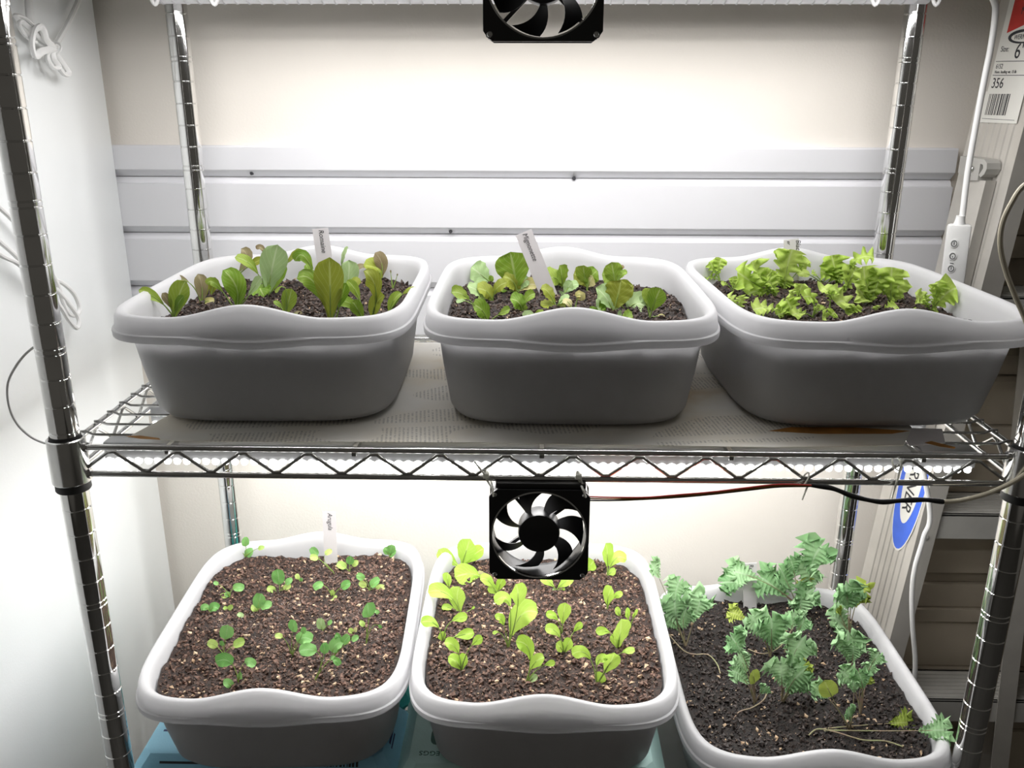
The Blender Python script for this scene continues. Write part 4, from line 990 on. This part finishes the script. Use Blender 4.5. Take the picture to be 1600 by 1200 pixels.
plant(235, 822, [(438, 770, 72, V(330, 780))], 'bright lime seedling with one leaf lying toward the centre, left side')
plant(345, 1045, [(212, 838, 78, V(300, 880)), (502, 800, 58, V(400, 880)), (240, 945, 82, V(300, 980)), (378, 925, 72, V(350, 980))], 'bright lime seedling in the near left corner')
plant(612, 475, [(548, 405, 62), (655, 350, 60), (480, 365, 70, V(540, 370))], 'bright lime seedling directly under the fan edge, left')
plant(690, 885, [(750, 395, 108, V(760, 580)), (588, 530, 82, V(700, 545)), (912, 612, 150, V(780, 640)), (598, 660, 56, V(650, 680)), (575, 770, 24, V(640, 770))], 'tallest bright lime seedling left of centre')
plant(830, 1140, [(748, 828, 98, V(850, 900)), (965, 950, 78, V(880, 1000)), (915, 1090, 46, V(870, 1110, m='pale')), (1045, 985, 40, V(920, 1030))], 'bright lime seedling front centre with an arched leaf')
crop('LM', 830, 840, 4.615, 'lime', 'bright', 'stalkgreen', 'lime_seedling', '(tub below fan)', .75)
plant(180, 380, [(62, 285, 62, V(130, 320)), (312, 285, 72, V(230, 330)), (150, 420, 16, dict(m='pale')), (245, 380, 16)], 'bright lime seedling in a flat V just under the fan')
plant(550, 270, [(540, 40, 92, V(550, 150)), (688, 160, 80, V(610, 150)), (612, 240, 52)], 'bright lime seedling with a round top leaf at the far right')
plant(400, 240, [(452, 165, 90)], 'bright lime seedling half hidden behind the right edge of the fan')
plant(548, 508, [(580, 352, 82, V(555, 430)), (662, 408, 42, V(600, 430))], 'small bright lime seedling in the right rear part')
plant(640, 570, [(605, 510, 46)], 'tiny oval bright lime leaf flat on the soil at right')
plant(710, 640, [(682, 515, 50), (752, 520, 42)], 'narrow two-leaved bright lime seedling near the right wall')
plant(622, 805, [(652, 585, 125, V(640, 690, dy=-4)), (465, 682, 52, V(570, 690)), (590, 690, 60)], 'bright lime seedling with a tall cupped leaf at right')
plant(222, 690, [(248, 468, 82, V(230, 580)), (105, 555, 50, V(180, 580))], 'slim bright lime seedling just right of the middle, pointed top')
plant(240, 838, [(98, 660, 66, V(190, 690)), (372, 620, 42, V(300, 690)), (290, 730, 66, V(260, 780)), (180, 760, 62)], 'bushy bright lime seedling right in front of the pointed one')
plant(475, 1065, [(293, 845, 78, V(410, 850)), (550, 880, 56, V(480, 900)), (748, 820, 46, V(610, 860)), (600, 830, 100, V(560, 920)), (520, 980, 72)], 'widest bright lime seedling at the front right')
# ---- kale, lower right tub
crop('LR', 980, 820, 2.857, 'kale', 'kale', 'stalkpink', 'kale_seedling', 'in kale tub', .8)
plant(262, 545, [(105, 170, 66, V(170, 300)), (240, 245, 88, V(215, 360)), (215, 320, 112, V(220, 420)), (165, 400, 80, V(215, 450)), (265, 370, 80, V(250, 440)), (335, 320, 95, V(320, 360))], 'kale seedling at the left wall with a cluster of leaves')
plant(640, 590, [(545, 400, 105, V(600, 480)), (640, 410, 125, V(645, 480)), (690, 470, 80), (455, 385, 62, V(580, 470, m='kaleyellow'))], 'kale seedling in the centre with a dense ruffled crown')
plant(745, 345, [(420, 260, 95, V(600, 270)), (460, 205, 100, V(620, 260)), (585, 225, 120, V(660, 280)), (680, 195, 100, V(720, 270)), (725, 145, 72, V(750, 240))], 'kale seedling at the back with leaves arching left past the tag')
plant(815, 300, [(880, 85, 125, V(820, 200)), (830, 180, 100, V(815, 230)), (785, 240, 60, V(800, 270, m='kaleyellow'))], 'tallest kale seedling at the back right before the post')
plant(765, 420, [(830, 285, 105, V(780, 340)), (770, 320, 80), (800, 405, 75)], 'low kale seedling below the tallest one')
plant(990, 490, [(975, 260, 110, V(985, 370)), (1010, 300, 80), (1075, 305, 78, V(1030, 330, m='kaleyellow')), (905, 415, 100, V(950, 430)), (940, 370, 30, V(960, 420, m='kaleyellow'))], 'kale seedling by the right wall with one yellowing leaf')
plant(990, 680, [(985, 480, 115, V(990, 580)), (1010, 530, 70)], 'kale seedling with a single ruffled head in front of the right wall')
plant(690, 800, [(790, 500, 115, V(720, 640)), (680, 600, 110, V(690, 700)), (800, 640, 110, V(740, 700)), (830, 690, 90, V(750, 730)), (800, 610, 60, V(750, 690, m='kaleyellow'))], 'kale seedling with broad leaves in the middle front')
plant(570, 800, [(460, 490, 92, V(540, 640)), (495, 580, 70, V(540, 680)), (460, 645, 78, V(530, 700)), (560, 650, 52, V(570, 720, m='kaleyellow', k='arugula')), (625, 720, 40, V(590, 760))], 'kale seedling at the left front on pinkish stems')
plant(995, 915, [(880, 695, 70, V(930, 800, m='kaleyellow', k='arugula')), (985, 820, 55), (830, 720, 70, V(920, 800)), (1010, 700, 40, V(1010, 800))], 'kale seedling with a bright yellow-green round leaf at the front')
plant(1040, 850, [(1125, 570, 58, V(1060, 700)), (1075, 670, 55, V(1040, 740, m='kaleyellow')), (950, 650, 80, V(1010, 720)), (1030, 650, 70), (1090, 620, 50)], 'kale seedling at the right with an upright narrow leaf')
plant(840, 915, [(1250, 1000, 80, V(1030, 960, m='kaleyellow')), (1440, 915, 92, V(1200, 920, dy=-26))], 'kale seedling sprawling along the soil to the near right corner')
plant(700, 570, [(745, 385, 60, V(735, 460)), (790, 420, 60, V(760, 480))], 'thin kale seedling right of the ruffled crown')
def creeper(pts, label):
    g = PANS['LR']
    q = [at(980+x/2.857, 820+y/2.857, Z=g['zs']+z) for x, y, z in pts]
    MB().tube(smoothline(q, 6), .75, 6).build('trailing_stem', M['stalkpink'], None, label=label, cat='stem')
creeper([(185, 490, 4), (250, 560, 5), (300, 578, 5), (360, 580, 5), (400, 620, 4), (416, 665, 1)], 'pinkish bare kale stem trailing on the soil by the left wall')
creeper([(540, 555, 2), (600, 575, 4), (660, 560, 6), (710, 510, 9), (760, 420, 16)], 'pinkish bare kale stem bending up behind the ruffled crown')
creeper([(475, 870, 1), (500, 835, 4), (560, 815, 6), (610, 780, 9), (630, 730, 14)], 'pinkish bare kale stem bending up at the left front')
creeper([(810, 940, 1), (850, 912, 5), (930, 925, 6), (1050, 960, 5), (1150, 965, 5), (1230, 990, 5)], 'long bare kale stem lying across the front of the kale soil')
# ------------------------------------------------------------------ plant tags
def ptag(key, x0, y0, xb, yb, wpx, word, label, Yrow, size=7, m_='pencil', lines=None, shear=.2, hide=14):
    """x0,y0 middle of the top edge; xb,yb the middle of a lower point; on the depth row Yrow"""
    T = at(x0, y0, Y=Yrow); Bm = at(xb, yb, Y=Yrow-1)
    g = PANS[key]
    d = (Bm-T).normalized(); t = (g['zs']-hide-T.z)/d.z
    E_ = T+d*t
    w = wpx*depth(T)/FPX
    n = Vector((0, -1, .12)).normalized(); n = (n-d*n.dot(d)).normalized(); s = d.cross(n).normalized()
    if s.x < 0: s = -s; 
    n = s.cross(-d); n.normalize()
    if n.y > 0: n = -n
    r = empty('plant_tag', (E_.x, E_.y, E_.z), label, 'plant tag', 'white plant tags')
    h = w/2
    poly = [T-s*h, T+s*h, E_+d*(-8)+s*h, E_+d*0+s*h*.15, E_-s*h*.15, E_-d*8-s*h]
    MB().prism([p_-n*.0 for p_ in poly], -n*.7).build('tag_strip', M['tag'], r, 0)
    base = T + d*1.3 - s*h*.55 + n*.25
    for i, (txt, sz) in enumerate(lines or [(word, size)]):
        o = text('lettering', txt, M[m_], r, base+s*(h*1.15*i if lines else h*.35), d, s, sz, shear, 'LEFT', .08, .9)
    return r
ptag('UL', 500, 357, 507, 405, 25, 'Romaine', 'white plant tag lettered Romaine standing at the back of the romaine tub', 300, 8.6)
ptag('UM', 818, 363, 845, 430, 27, 'Mignonette', 'white plant tag lettered Mignonette tilted in the mignonette tub', 272, 8.2)
ptag('UR', 1236.5, 374, 1237, 425, 23.5, 'Black', 'white plant tag half hidden behind the frilly lettuce', 332, 8, lines=[('er', 6), ('Black', 8.4)])
ptag('LL', 514, 800, 516, 850, 21, 'Arugula', 'white plant tag lettered Arugula at the back of the arugula tub', 278, 8.6, 'pencil')
ptag('LR', 1172, 880, 1172, 930, 21, 'Red', 'white plant tag with faint lettering at the back of the kale tub', 292, 9, 'pencil')
